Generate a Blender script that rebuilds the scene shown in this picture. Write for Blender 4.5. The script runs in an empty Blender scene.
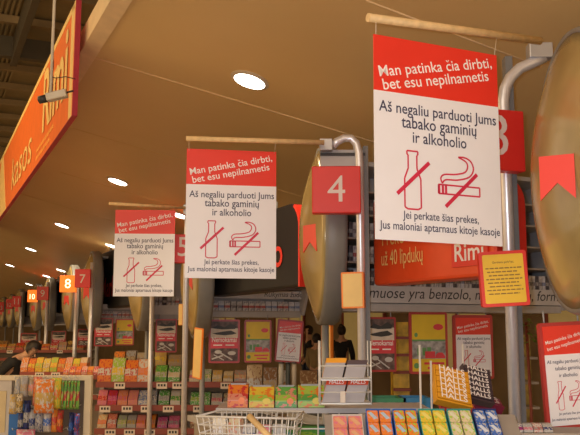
import bpy, bmesh, math, random
from mathutils import Vector, Matrix
R = math.radians
random.seed(7)
S = bpy.context.scene
COL = S.collection

# ---------------------------------------------------------------- camera, world, light
F, PX, PY = 810.0, 290.0, 217.5
EYE = 1.6
PITCH = math.atan(112.5 / F)
cam_d = bpy.data.cameras.new('camera'); cam = bpy.data.objects.new('camera', cam_d); COL.objects.link(cam)
cam.location = (0, 0, EYE); cam.rotation_euler = (math.pi / 2 + PITCH, 0, 0)
cam_d.sensor_width = 36; cam_d.lens = F / 580 * 36; cam_d.clip_start = 0.05; cam_d.clip_end = 200
S.camera = cam
S.view_settings.view_transform = 'Standard'; S.view_settings.look = 'None'
S.view_settings.exposure = 0.0; S.view_settings.gamma = 1.0; S.view_settings.use_curve_mapping = False
w = bpy.data.worlds.new('hall_light'); S.world = w; w.use_nodes = True
w.node_tree.nodes['Background'].inputs[0].default_value = (1.0, 0.68, 0.36, 1)
w.node_tree.nodes['Background'].inputs[1].default_value = 1.3

def area(name, loc, target, sx, sy, power, color):
    l = bpy.data.lights.new(name, 'AREA'); l.shape = 'RECTANGLE'; l.size = sx; l.size_y = sy
    l.energy = power; l.color = color
    o = bpy.data.objects.new(name, l); COL.objects.link(o); o.location = loc
    o.rotation_euler = (Vector(target) - Vector(loc)).to_track_quat('-Z', 'Y').to_euler()
    return o
# added fill lights standing in for hall lamps, behind and left of camera
area('hall_fill', (-3.0, -3.0, 5.4), (0.2, 5, 1.6), 6, 2.5, 150, (1.0, 0.84, 0.64))
area('aisle_fill', (-5.5, 7.0, 5.4), (-1.6, 10, 0.0), 2.0, 9, 300, (1.0, 0.66, 0.30))
# the compact camera's own flash, just beside the lens
fl = bpy.data.lights.new('camera_flash', 'POINT'); fl.energy = 155; fl.color = (0.76, 0.85, 1.0); fl.shadow_soft_size = 0.02
flo = bpy.data.objects.new('camera_flash', fl); COL.objects.link(flo); flo.location = (-0.05, 0.03, EYE + 0.05)

# ---------------------------------------------------------------- helpers
ROW = Vector((-math.sin(R(24.3)), math.cos(R(24.3)), 0))      # direction of the line of tills
NRM = Vector((math.cos(R(24.3)), math.sin(R(24.3)), 0))       # across it

def at(px, py, d):
    x = (px - PX) / F * d; yc = (PY - py) / F * d
    return Vector((x, d * math.cos(PITCH) - yc * math.sin(PITCH), EYE + d * math.sin(PITCH) + yc * math.cos(PITCH)))

MATS = {}
def mat(name, col, rough=0.5, metal=0.0, emit=None, es=1.0, vary=0.06, scale=9.0, spec=0.5, alpha=1.0, bump=0.0):
    if name in MATS: return MATS[name]
    m = bpy.data.materials.new(name); m.use_nodes = True
    nt = m.node_tree; b = nt.nodes['Principled BSDF']
    b.inputs['Roughness'].default_value = rough; b.inputs['Metallic'].default_value = metal
    b.inputs['Specular IOR Level'].default_value = spec
    b.inputs['Alpha'].default_value = alpha
    tc = nt.nodes.new('ShaderNodeTexCoord'); nz = nt.nodes.new('ShaderNodeTexNoise')
    nz.inputs['Scale'].default_value = scale
    nt.links.new(tc.outputs['Object'], nz.inputs['Vector'])
    rp = nt.nodes.new('ShaderNodeValToRGB')
    rp.color_ramp.elements[0].position = 0.3; rp.color_ramp.elements[1].position = 0.7
    rp.color_ramp.elements[0].color = tuple(c * (1 - vary) for c in col[:3]) + (1,)
    rp.color_ramp.elements[1].color = tuple(min(1, c * (1 + vary)) for c in col[:3]) + (1,)
    nt.links.new(nz.outputs['Fac'], rp.inputs['Fac']); nt.links.new(rp.outputs['Color'], b.inputs['Base Color'])
    if bump:
        bp = nt.nodes.new('ShaderNodeBump'); bp.inputs['Strength'].default_value = bump
        nt.links.new(nz.outputs['Fac'], bp.inputs['Height']); nt.links.new(bp.outputs['Normal'], b.inputs['Normal'])
    if emit:
        b.inputs['Emission Color'].default_value = tuple(emit) + (1,); b.inputs['Emission Strength'].default_value = es
    MATS[name] = m; return m

def printed(name, c1, c2, c3, scale=4.0, band=(0.35, 0.6), rough=0.35, thr=0.56):
    """printed carton: ground colour, a band across and blotches of a third colour"""
    if name in MATS: return MATS[name]
    m = bpy.data.materials.new(name); m.use_nodes = True
    nt = m.node_tree; N = nt.nodes; L = nt.links; b = N['Principled BSDF']; b.inputs['Roughness'].default_value = rough
    tc = N.new('ShaderNodeTexCoord'); sp = N.new('ShaderNodeSeparateXYZ'); L.new(tc.outputs['Generated'], sp.inputs[0])
    g = N.new('ShaderNodeMath'); g.operation = 'GREATER_THAN'; g.inputs[1].default_value = band[0]; L.new(sp.outputs['Z'], g.inputs[0])
    l = N.new('ShaderNodeMath'); l.operation = 'LESS_THAN'; l.inputs[1].default_value = band[1]; L.new(sp.outputs['Z'], l.inputs[0])
    a = N.new('ShaderNodeMath'); a.operation = 'MULTIPLY'; L.new(g.outputs[0], a.inputs[0]); L.new(l.outputs[0], a.inputs[1])
    m1 = N.new('ShaderNodeMix'); m1.data_type = 'RGBA'; L.new(a.outputs[0], m1.inputs[0])
    m1.inputs[6].default_value = tuple(c1) + (1,); m1.inputs[7].default_value = tuple(c2) + (1,)
    nz = N.new('ShaderNodeTexNoise'); nz.inputs['Scale'].default_value = scale; nz.inputs['Detail'].default_value = 2.5
    L.new(tc.outputs['Generated'], nz.inputs['Vector'])
    t = N.new('ShaderNodeMath'); t.operation = 'GREATER_THAN'; t.inputs[1].default_value = thr; L.new(nz.outputs['Fac'], t.inputs[0])
    m2 = N.new('ShaderNodeMix'); m2.data_type = 'RGBA'; L.new(t.outputs[0], m2.inputs[0]); L.new(m1.outputs[2], m2.inputs[6])
    m2.inputs[7].default_value = tuple(c3) + (1,)
    L.new(m2.outputs[2], b.inputs['Base Color'])
    MATS[name] = m; return m

def box(bm, x0, x1, y0, y1, z0, z1, mi=0, M=None):
    vs = [bm.verts.new(Vector(p)) for p in ((x0,y0,z0),(x1,y0,z0),(x1,y1,z0),(x0,y1,z0),(x0,y0,z1),(x1,y0,z1),(x1,y1,z1),(x0,y1,z1))]
    if M is not None:
        for v in vs: v.co = M @ v.co
    fs = []
    for f in ((0,3,2,1),(4,5,6,7),(0,1,5,4),(1,2,6,5),(2,3,7,6),(3,0,4,7)):
        q = bm.faces.new([vs[i] for i in f]); q.material_index = mi; fs.append(q)
    return fs          # bottom, top, front(-y), right, back, left

def tube(bm, pts, r, seg=10, mi=0, smooth=True, cap=True):
    pts = [Vector(p) for p in pts]; rings = []
    ref = None
    for i, p in enumerate(pts):
        t = (pts[min(i+1, len(pts)-1)] - pts[max(i-1, 0)]).normalized()
        if ref is None:
            ref = Vector((0,0,1)) if abs(t.z) < 0.9 else Vector((1,0,0))
        u = t.cross(ref).normalized(); v = u.cross(t).normalized(); ref = v
        rr = r[i] if isinstance(r, (list, tuple)) else r
        rings.append([bm.verts.new(p + u*math.cos(2*math.pi*k/seg)*rr + v*math.sin(2*math.pi*k/seg)*rr) for k in range(seg)])
    for a, b in zip(rings, rings[1:]):
        for k in range(seg):
            f = bm.faces.new((a[k], a[(k+1)%seg], b[(k+1)%seg], b[k])); f.material_index = mi; f.smooth = smooth
    if cap:
        f = bm.faces.new(rings[0]); f.material_index = mi
        f = bm.faces.new(list(reversed(rings[-1]))); f.material_index = mi

def plate(bm, pts2, y0, y1, mi=0, M=None):
    """solid plate from an outline in the xz plane, between y0 (front) and y1"""
    a = [bm.verts.new(Vector((p[0], y0, p[1]))) for p in pts2]
    b = [bm.verts.new(Vector((p[0], y1, p[1]))) for p in pts2]
    if M is not None:
        for v in a + b: v.co = M @ v.co
    n = len(a)
    f = bm.faces.new(a); f.material_index = mi
    f = bm.faces.new(list(reversed(b))); f.material_index = mi
    for i in range(n):
        f = bm.faces.new((a[i], b[i], b[(i+1)%n], a[(i+1)%n])); f.material_index = mi

def rrect(x0, x1, z0, z1, r, n=4):
    out = []
    for cx, cz, a0 in ((x1-r, z1-r, 0), (x0+r, z1-r, 90), (x0+r, z0+r, 180), (x1-r, z0+r, 270)):
        for k in range(n+1):
            a = R(a0 + 90*k/n); out.append((cx + r*math.cos(a), cz + r*math.sin(a)))
    return out

def ell(cx, cz, a, b, n=20):
    return [(cx + a*math.cos(2*math.pi*k/n), cz + b*math.sin(2*math.pi*k/n)) for k in range(n)]

def bar2(bm, p, q, wd, y0, y1, mi=0):
    p = Vector(p); q = Vector(q); t = (q-p).normalized(); n = Vector((-t.y, t.x)) * wd/2
    plate(bm, [tuple(p-n), tuple(q-n), tuple(q+n), tuple(p+n)], y0, y1, mi)

def path2(bm, pts, wd, y0, y1, mi=0):
    for a, b in zip(pts, pts[1:]): bar2(bm, a, b, wd, y0, y1, mi)

def obj(name, bm, mats, parent=None, loc=(0,0,0), rot=(0,0,0), bevel=0.0):
    bmesh.ops.recalc_face_normals(bm, faces=bm.faces)
    me = bpy.data.meshes.new(name); bm.to_mesh(me); bm.free()
    for m in (mats if isinstance(mats, (list, tuple)) else [mats]): me.materials.append(m)
    o = bpy.data.objects.new(name, me); COL.objects.link(o)
    o.location = loc; o.rotation_euler = rot
    if parent: o.parent = parent
    if bevel:
        bv = o.modifiers.new('bevel', 'BEVEL'); bv.width = bevel; bv.segments = 2; bv.limit_method = 'ANGLE'
    return o

def thing(name, label, cat, loc=(0,0,0), yaw=0, group=None, rot=None):
    o = bpy.data.objects.new(name, None); COL.objects.link(o); o.empty_display_size = 0.1
    o.location = loc; o.rotation_euler = rot if rot else (0, 0, yaw)
    return tag(o, label, cat, group)

def tag(o, label, cat, group=None, kind=None):
    o['label'] = label; o['category'] = cat
    if group: o['group'] = group
    if kind: o['kind'] = kind
    return o

def struct(o, label=None):
    o['kind'] = 'structure'
    if label: o['label'] = label
    return o

def copy_tree(o, parent=None):
    c = o.copy(); COL.objects.link(c)
    if parent: c.parent = parent
    for ch in o.children: copy_tree(ch, c)
    return c

B = bmesh.new
# lettering: text curves turned into flat solid mesh
_TX = {}
def text_geo(s, bold=0.0):
    k = (s, bold)
    if k in _TX: return _TX[k]
    if 'č' in s or 'ų' in s:      # caron and ogonek drawn onto the plain letters
        base = s.replace('č', 'c').replace('ų', 'u')
        bv, bf, bw = text_geo(base, bold); v = list(bv); f = list(bf); off = -bw/2
        def quad(pts):
            n_ = len(v); v.extend(pts); f.append(tuple(range(n_, n_ + len(pts))))
        first = text_geo(base[0], bold)[2]
        for i, ch in enumerate(s):
            if ch in 'čų':
                xr = off + text_geo(base[:i+1], bold)[2]; gw = text_geo(base[i], bold)[2]; xc = xr - gw/2
                if ch == 'č':
                    quad([(xc-.14,.71), (xc-.06,.71), (xc+.035,.58), (xc-.035,.58)]); quad([(xc+.06,.71), (xc+.14,.71), (xc+.035,.58), (xc-.035,.58)])
                else:
                    quad([(xr-.09,.02), (xr-.01,.02), (xr-.09,-.09), (xr-.16,-.09)]); quad([(xr-.16,-.09), (xr-.09,-.09), (xr-.0,-.13), (xr-.0,-.18), (xr-.12,-.17)])
        _TX[k] = (v, f, bw); return _TX[k]
    c = bpy.data.curves.new('lettering', 'FONT'); c.body = s; c.size = 1; c.offset = bold; c.resolution_u = 3
    o = bpy.data.objects.new('lettering', c); COL.objects.link(o)
    bpy.context.view_layer.update()
    me = o.evaluated_get(bpy.context.evaluated_depsgraph_get()).to_mesh()
    v = [(q.co.x, q.co.y) for q in me.vertices]; f = [tuple(p.vertices) for p in me.polygons]
    o.to_mesh_clear(); bpy.data.objects.remove(o); bpy.data.curves.remove(c)
    x0 = min(q[0] for q in v); x1 = max(q[0] for q in v)
    _TX[k] = ([(a - (x0+x1)/2, b) for a, b in v], f, x1 - x0); return _TX[k]

def write(bm, s, cx, z, width, y, mi=0, bold=0.0, ang=0.0, height=None, italic=0.0, M=None):
    """text centred on cx with its baseline at z, fitted to a width; height = factor on letter height"""
    v, f, wd = text_geo(s, bold); k = width / wd; kz = k * (height or 1.0)
    ca, sa = math.cos(ang), math.sin(ang)
    vs = []
    for a, b in v:
        a2 = a*k + italic*b*kz; b2 = b*kz
        p = Vector((cx + a2*ca - b2*sa, y, z + a2*sa + b2*ca))
        vs.append(bm.verts.new(M @ p if M is not None else p))
    for q in f:
        try: bm.faces.new([vs[i] for i in q]).material_index = mi
        except ValueError: pass

# ---------------------------------------------------------------- materials
m_floor = mat('floor_tiles', (0.62, 0.50, 0.36), 0.35)
m_ceil = mat('canopy_panels', (0.66, 0.46, 0.205), 0.42, vary=0.03, scale=1.2)
m_seam = mat('canopy_seam', (0.70, 0.50, 0.28), 0.5)
m_fascia = mat('canopy_fascia', (0.74, 0.56, 0.33), 0.5)
m_deck = mat('roof_deck', (0.24, 0.19, 0.10), 0.7)
m_beam = mat('roof_beam', (0.235, 0.17, 0.085), 0.6)
m_girder = mat('roof_girder', (0.075, 0.062, 0.04), 0.6)
m_wall = mat('back_wall', (0.28, 0.20, 0.11), 0.8, vary=0.15, scale=2)
m_red = mat('sign_red', (0.78, 0.035, 0.02), 0.38, vary=0.02)
m_white = mat('sign_white', (0.84, 0.83, 0.88), 0.4, vary=0.01)
m_ink = mat('navy_ink', (0.035, 0.035, 0.09), 0.5)
m_rink = mat('red_ink', (0.62, 0.02, 0.07), 0.5)
m_wink = mat('white_ink', (0.92, 0.86, 0.84), 0.5)
m_wood = mat('pale_dowel_wood', (0.72, 0.50, 0.24), 0.55, vary=0.12, scale=30)
m_steel = mat('brushed_steel', (0.72, 0.72, 0.76), 0.34, 0.55, vary=0.04, scale=40)
m_grey = mat('grey_painted_steel', (0.30, 0.30, 0.30), 0.5)
m_dgrey = mat('dark_grey_rim', (0.20, 0.195, 0.185), 0.45)
m_lgrey = mat('light_grey_panel', (0.44, 0.42, 0.41), 0.5)
m_strip = mat('warning_strip_grey', (0.56, 0.54, 0.53), 0.5)
m_black = mat('black_sign_face', (0.014, 0.013, 0.014), 0.45, spec=0.25)
m_gold = mat('smoked_gold_plastic', (0.45, 0.335, 0.13), 0.22, 0.10, vary=0.25, scale=3.0, bump=0.12)
m_orange = mat('banner_orange', (0.80, 0.165, 0.02), 0.45)
m_cream = mat('cream_paint', (0.72, 0.60, 0.40), 0.5)
m_bcream = mat('banner_cream', (0.85, 0.60, 0.22), 0.5)
m_maroon = mat('banner_side_red', (0.40, 0.02, 0.04), 0.5)
m_yel = mat('notice_yellow', (0.88, 0.56, 0.03), 0.45)
m_orsign = mat('notice_orange', (0.88, 0.23, 0.02), 0.45)
m_wire = mat('white_wire', (0.68, 0.66, 0.62), 0.4, 0.2)
m_brown = mat('price_rail_red_brown', (0.26, 0.055, 0.035), 0.5)
m_tag = mat('price_ticket', (0.72, 0.62, 0.52), 0.6)
m_shelf = mat('shelf_metal', (0.36, 0.31, 0.26), 0.5)
m_dark = mat('dark_trim', (0.03, 0.028, 0.028), 0.5)
m_lamp = mat('lamp_diffuser', (1, 1, 1), 0.4, emit=(1.0, 0.93, 0.80), es=9)
m_lamprim = mat('lamp_rim', (0.55, 0.45, 0.33), 0.4)

# ---------------------------------------------------------------- setting
bm = B(); box(bm, -22, 16, -6, 50, -0.1, 0); struct(obj('floor', bm, m_floor), 'pale floor of the shop')
# sloping canopy ceiling over the tills: z = C0 - 0.298 * (across)
C0, SL = 3.98, 0.298
def canopy(a, s, dz=0.0):
    p = NRM*a + ROW*s; return Vector((p.x, p.y, C0 - SL*a + dz))
AE = 1.0
bm = B()
SS = [-4 + 2.9*k for k in range(17)]
for i in range(len(SS)-1):
    q = [canopy(AE, SS[i]), canopy(4.4, SS[i]), canopy(4.4, SS[i+1]), canopy(AE, SS[i+1])]
    f = bm.faces.new([bm.verts.new(v) for v in q])
    f = bm.faces.new([bm.verts.new(v + Vector((0,0,0.12))) for v in reversed(q)])
struct(obj('ceiling', bm, m_ceil), 'tan sloping canopy ceiling above the tills')
bm = B(); box(bm, 4.38, 9.2, -6, 46, 2.67, 2.75, 0, Matrix.Rotation(R(24.3), 4, 'Z')); struct(obj('ceiling.002', bm, m_ceil), 'flat ceiling beyond the canopy')
# panel joints
def ceil_hit(px, py):
    a = at(px, py, 1) - Vector((0,0,EYE)); o = Vector((0,0,EYE))
    g = NRM*SL + Vector((0,0,1)); t = (C0 - o.dot(g)) / a.dot(g); return o + a*t
ns = 0
for k, (pa, pb) in enumerate((((79,53),(345,133)), ((66,126),(330,205)), ((60,172),(200,214)), ((15,192),(150,232)), ((366,0),(455,34)))):
    bm = B(); A_, B_ = ceil_hit(*pa), ceil_hit(*pb)
    tube(bm, [A_ + (A_-B_)*0.0, B_ + (B_-A_)*1.0], 0.006 if k in (0, 4) else 0.004, 6)
    ns += 1; struct(obj('trim_%d' % ns, bm, m_seam if k in (0, 4) else m_ceil), 'thin panel joint of the canopy ceiling')
bm = B()
for s0, s1 in ((-4, 42),):
    q = [canopy(AE-0.02, s0, -0.012), canopy(AE+0.09, s0, -0.012), canopy(AE+0.09, s1, -0.012), canopy(AE-0.02, s1, -0.012)]
    f = [bm.verts.new(v) for v in q]; g = [bm.verts.new(v + Vector((0,0,0.16))) for v in q]
    bm.faces.new(f); bm.faces.new(g[::-1])
    for i in range(4): bm.faces.new((f[i], g[i], g[(i+1)%4], f[(i+1)%4]))
struct(obj('trim_6', bm, m_fascia), 'pale edge strip of the canopy')
# open roof of the sales hall
bm = B(); Mr = Matrix.Rotation(R(24.3), 4, 'Z')
box(bm, -16, 9, -8, 48, 6.6, 6.75, 0, Mr)
for k in range(130): box(bm, -9 + k*0.08, -9 + k*0.08 + 0.04, 2, 34, 6.56, 6.6, 0, Mr)
struct(obj('ceiling.001', bm, m_deck), 'dark corrugated roof deck above the hall')
for k in range(16):
    bm = B(); box(bm, -14, 9, 4.3 + k*1.25, 4.3 + k*1.25 + 0.12, 6.44, 6.56, 0, Mr)
    struct(obj('trim_%d' % (7+k), bm, m_beam), 'brown roof joist')
for k, (a0, s0, s1) in enumerate(((1.10, 2, 13.7), (-3.2, 2, 40))):
    bm = B(); box(bm, a0+0.03, a0+0.07, s0, s1, 5.97, 6.44, 0, Mr)
    box(bm, a0, a0+0.10, s0, s1, 5.93, 5.97, 0, Mr)
    struct(obj('trim_%d' % (23+k), bm, m_girder), 'dark roof girder along the row of tills')
bm = B(); box(bm, -14, 9, 13.7, 13.85, 6.1, 6.44, 0, Mr); struct(obj('trim_25', bm, m_girder), 'roof cross beam at the end of the girder')
# walls
bm = B(); box(bm, 9.0, 9.2, -4, 46, 0, 2.67, 0, Mr); struct(obj('wall_right', bm, m_wall), 'brown wall beyond the tills')
bm = B(); box(bm, -16, 9.2, 46, 46.2, 0, 6.7, 0, Mr); struct(obj('wall_back', bm, m_wall), 'far end wall')

# ---------------------------------------------------------------- downlights in the canopy
cn = Vector((NRM.x*SL, NRM.y*SL, 1)).normalized()
cq = cn.to_track_quat('Z', 'Y').to_euler()
DL = [(250,80,'large recessed round downlight in the tan canopy, nearest one'),
      (118,181,'recessed round downlight just beside the orange banner, left of the tobacco notice'),
      (62,225,'third downlight of the long line beside the orange banner'),
      (31,249,'fourth downlight of the line beside the banner'),
      (10,265,'farthest downlight of the line beside the banner'),
      (180,215,'downlight peeking out between two hanging notices'),
      (112,245.5,'downlight half hidden by the smallest hanging notice'),
      (61,270,'small far downlight above the lit number eight'),
      (47,276,'small far downlight above the number nine sign'),
      (29,284,'tiny farthest downlight above the lit number ten')]
for px, py, lb in DL:
    p = ceil_hit(px, py)
    t = thing('downlight', lb, 'ceiling light', p, rot=cq, group='recessed canopy downlights')
    bm = B(); n = 28
    i0 = [bm.verts.new((math.cos(2*math.pi*k/n)*0.115, math.sin(2*math.pi*k/n)*0.115, -0.014)) for k in range(n)]
    o0 = [bm.verts.new((math.cos(2*math.pi*k/n)*0.142, math.sin(2*math.pi*k/n)*0.142, -0.006)) for k in range(n)]
    o1 = [bm.verts.new((math.cos(2*math.pi*k/n)*0.142, math.sin(2*math.pi*k/n)*0.142, 0.0)) for k in range(n)]
    for k in range(n):
        bm.faces.new((i0[k], i0[(k+1)%n], o0[(k+1)%n], o0[k])); bm.faces.new((o0[k], o0[(k+1)%n], o1[(k+1)%n], o1[k]))
    obj('rim', bm, m_lamprim, t)
    bm = B(); a = [bm.verts.new((math.cos(2*math.pi*k/n)*0.116, math.sin(2*math.pi*k/n)*0.116, -0.013)) for k in range(n)]
    b = [bm.verts.new((v.co.x, v.co.y, -0.004)) for v in a]
    bm.faces.new(a); bm.faces.new(b[::-1])
    for k in range(n): bm.faces.new((a[k], a[(k+1)%n], b[(k+1)%n], b[k]))
    obj('diffuser', bm, m_lamp, t)
    l = bpy.data.lights.new('downlight_beam', 'SPOT'); l.energy = 75; l.spot_size = R(120); l.spot_blend = 0.6
    l.color = (1, 0.80, 0.52); l.shadow_soft_size = 0.1
    lo = bpy.data.objects.new('downlight_beam', l); COL.objects.link(lo); lo.location = p - Vector((0,0,0.04))

# ---------------------------------------------------------------- orange fascia banner
a0 = at(72,115,1) - Vector((0,0,EYE)); tt = 0.9 / a0.dot(NRM); bp0 = Vector((0,0,EYE)) + a0*tt
t = thing('hanging_banner', 'long orange fascia banner with cream lettering hung along the canopy edge', 'banner', bp0, R(24.3-90))
BL, BH = 11.0, 0.865
bm = B(); box(bm, -BL, 0, 0, 0.035, 0, BH); obj('board', bm, [m_orange], t)
bm = B(); box(bm, 0, 0.006, -0.002, 0.037, 0, BH); box(bm, -BL, 0, -0.002, 0.037, -0.006, 0); obj('edge_trim', bm, m_maroon, t)
bm = B(); box(bm, -0.16, -0.035, -0.004, 0, 0.0, BH); box(bm, -BL, -0.0, -0.004, 0, BH-0.05, BH)
plate(bm, [(-6.9,0), (-5.0,0), (-5.75,BH), (-5.95,BH)], -0.004, 0)
obj('cream_stripe', bm, m_bcream, t)
bm = B(); write(bm, 'Rimi', -0.95, 0.24, 1.35, -0.006, bold=0.02, height=1.0)
write(bm, 'kasos', -3.35, 0.13, 1.9, -0.006, bold=0.0, height=0.62)
obj('lettering', bm, m_bcream, t)
bm = B()
for z0, wd in ((0.12, 1.1), (0.05, 0.9)):
    x = -2.0
    while x < -2.0 + wd: box(bm, x, x+0.07, -0.005, 0, z0, z0+0.035); x += 0.1
obj('small_print', bm, mat('banner_small_print', (0.86,0.36,0.06), 0.5), t)
for x in (-0.8, -3.5, -7, -10.5):
    bm = B(); box(bm, x-0.03, x+0.03, 0.035, 0.14, 0.58, 0.66); obj('wall_bracket', bm, m_grey, t)

# ---------------------------------------------------------------- CCTV camera on its rod
cd = 5.2
c0 = at(56, 95.5, cd); ra = at(50.5, 0, cd)
mpp = cd / F
t = thing('security_camera', 'grey box security camera with black lens on a white ceiling rod', 'camera', c0, R(0))
bm = B(); Mt = Matrix.Rotation(-R(14), 4, 'Y')
box(bm, -9.5*mpp, 11*mpp, -0.03, 0.03, -4.2*mpp, 3.6*mpp, 0, Mt); obj('housing', bm, mat('camera_housing', (0.55,0.49,0.38), 0.4), t, bevel=0.006)
bm = B(); tube(bm, [Mt @ Vector((-9.6*mpp,0,-0.5*mpp)), Mt @ Vector((-17.5*mpp,0,-0.5*mpp))], 4.0*mpp, 16); 
lens = obj('lens', bm, m_dark, t)
bm = B(); tube(bm, [Mt @ Vector((-17.4*mpp,0,-0.5*mpp)), Mt @ Vector((-18.2*mpp,0,-0.5*mpp))], 2.6*mpp, 14); obj('lens_glass', bm, mat('lens_glass', (0.02,0.02,0.05), 0.05), lens)
bm = B(); tube(bm, [Mt @ Vector((11*mpp,0,0.5*mpp)), Mt @ Vector((18*mpp,0.0,0.5*mpp))], 1.0*mpp, 8); obj('cable_gland', bm, m_dark, t)
bm = B(); tube(bm, [(-5.5*mpp,0,2*mpp), (-5.5*mpp,0,6.3-c0.z)], 1.5*mpp, 10); obj('rod', bm, mat('white_rod', (0.62,0.55,0.42), 0.4), t)
bm = B(); tube(bm, [(-5*mpp,0,19*mpp), (0,-0.01,17.5*mpp), (9*mpp,0,19.5*mpp), (18*mpp,0.02,18*mpp)], 0.5*mpp, 6); obj('cable', bm, m_dark, t)

# ---------------------------------------------------------------- the age-limit notice design
def bottle_pts(cx, z0, h, wd):
    nw = wd*0.27; b = wd/2
    return [(cx-b,z0+0.03*h),(cx-b,z0+0.52*h),(cx-nw,z0+0.70*h),(cx-nw,z0+0.93*h),(cx-nw*1.25,z0+0.94*h),(cx-nw*1.25,z0+h),
            (cx+nw*1.25,z0+h),(cx+nw*1.25,z0+0.94*h),(cx+nw,z0+0.93*h),(cx+nw,z0+0.70*h),(cx+b,z0+0.52*h),(cx+b,z0+0.03*h),(cx+b-0.06*h,z0),(cx-b+0.06*h,z0),(cx-b,z0+0.03*h)]
def notice_art(wd, h, y):
    """white text, dark text and red pictograms for a sheet centred on x=0 with its top at z=0"""
    X = lambda u: (u-0.5)*wd
    Z = lambda v: -v*h
    a = B()
    write(a, 'Man patinka čia dirbti,', X(0.50), Z(0.140), 0.93*wd, y, bold=0.006, ang=R(11.5))
    write(a, 'bet esu nepilnametis', X(0.50), Z(0.208), 0.87*wd, y, bold=0.006, ang=R(11.5))
    b = B()
    write(b, 'Aš negaliu parduoti Jums', X(0.505), Z(0.378), 0.94*wd, y, bold=0.007, height=1.12)
    write(b, 'tabako gaminių', X(0.505), Z(0.447), 0.60*wd, y, bold=0.007, height=1.15)
    write(b, 'ir alkoholio', X(0.505), Z(0.517), 0.43*wd, y, bold=0.007, height=1.15)
    e = B()
    write(e, 'Jei perkate šias prekes,', X(0.505), Z(0.893), 0.60*wd, y, bold=0.007, height=1.15)
    write(e, 'Jus maloniai aptarnaus kitoje kasoje', X(0.505), Z(0.948), 0.95*wd, y, bold=0.007, height=1.15)
    c = B(); g = B(); lw = 0.011*wd
    path2(c, bottle_pts(X(0.285), Z(0.845), 0.285*h, 0.125*wd), lw, y, y+0.0006)
    bar2(c, (X(0.165), Z(0.775)), (X(0.415), Z(0.61)), 0.026*wd, y-0.0008, y)
    x0, x1, z0, z1 = X(0.485), X(0.82), Z(0.757), Z(0.712)
    path2(g, [(x0,z0),(x1,z0),(x1,z1),(x0,z1),(x0,z0)], lw, y, y+0.0006)
    for u in (0.49, 0.52, 0.545): bar2(g, (X(u),z0), (X(u),z1), lw*1.6, y, y+0.0006)
    def curve(pts, n=6):
        P = [pts[0]] + pts + [pts[-1]]; out = []
        for a_, b_, c_, d_ in zip(P, P[1:], P[2:], P[3:]):
            for q in range(n):
                t_ = q/n; out.append(tuple(0.5*(2*b_[m] + (c_[m]-a_[m])*t_ + (2*a_[m]-5*b_[m]+4*c_[m]-d_[m])*t_**2 + (3*b_[m]-a_[m]-3*c_[m]+d_[m])*t_**3) for m in (0, 1)))
        return out + [pts[-1]]
    W_ = lambda L_: [(X(u), Z(v)) for u, v in L_]
    path2(g, curve(W_([(0.517,0.705),(0.505,0.680),(0.535,0.660),(0.62,0.655),(0.70,0.640),(0.725,0.610),(0.71,0.585),(0.65,0.566)])), lw, y, y+0.0006)
    path2(g, curve(W_([(0.517,0.705),(0.545,0.686),(0.64,0.682),(0.735,0.662),(0.772,0.622),(0.752,0.582),(0.70,0.565),(0.65,0.566)])), lw, y, y+0.0006)
    bar2(g, (X(0.54), Z(0.82)), (X(0.80), Z(0.645)), 0.026*wd, y-0.0008, y)
    return a, b, e, c, g

def hanging_notice(label, px, pyt, pyb, d, yaw, ratio, dowel, strings, dlabel, roll=0.0, th=0.004):
    h = (pyb-pyt)*d/F*1.0; wd = h*ratio
    p = at(px, pyt, d)
    t = thing('hanging_notice', label, 'sign', p, group='age limit notices hung from dowels', rot=(0, roll, yaw))
    bm = B(); box(bm, -wd/2, wd/2, 0, th, -h*0.278, 0, 0); box(bm, -wd/2, wd/2, 0, th, -h, -h*0.278, 1)
    obj('panel', bm, [m_red, m_white], t)
    for nm, g, m in zip(('headline_lettering','message_lettering','footer_lettering','bottle_pictogram','cigarette_pictogram'), notice_art(wd, h, -0.0012), (m_wink,m_ink,m_ink,m_rink,m_rink)): obj(nm, g, m, t)
    bm = B()
    Mi = t.matrix_basis.inverted() if False else (Matrix.Translation(p) @ Matrix.Rotation(yaw,4,'Z') @ Matrix.Rotation(roll,4,'Y')).inverted()
    for (sx, (qx, qy, qd)) in zip((-wd/2+0.012, wd/2-0.012), strings):
        tube(bm, [(sx, 0.002, -0.012), Mi @ at(qx, qy, qd)], 0.0012, 5)
    obj('string', bm, mat('string', (0.7,0.62,0.5), 0.6), t)
    (ax, ay, ad), (bx, by, bd), r = dowel
    pa, pb = at(ax, ay, ad), at(bx, by, bd)
    bm = B(); tube(bm, [Vector((0,0,0)), pb-pa], r, 12)
    tag(obj('wooden_dowel', bm, m_wood, loc=pa), dlabel, 'rod', 'pale dowels carrying the notices')

hanging_notice('largest red and white age limit notice, hung in front of till three', 437.2, 45.0, 244.0, 3.35, R(24), 0.735,
               ((368,17.5,3.25),(540,41,3.72),0.0175), ((376,18.6,3.27),(497,35,3.6)), 'thick pale wooden dowel holding the largest notice', roll=R(0.3))
hanging_notice('middle sized red and white age limit notice, hung left of the number four', 232.0, 150.2, 278.3, 4.6, R(10), 0.700,
               ((186,138.5,4.5),(324,142.5,4.62),0.0145), ((189,138.6,4.5),(276,141,4.57)), 'pale wooden dowel holding the middle notice beside the number four')
hanging_notice('smallest red and white age limit notice, hung left of the number five', 145.5, 210.0, 296.0, 6.7, R(4), 0.690,
               ((109,203.5,6.6),(187,208,6.88),0.0125), ((117,204,6.62),(174,207.3,6.8)), 'pale wooden dowel holding the smallest notice')

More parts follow.
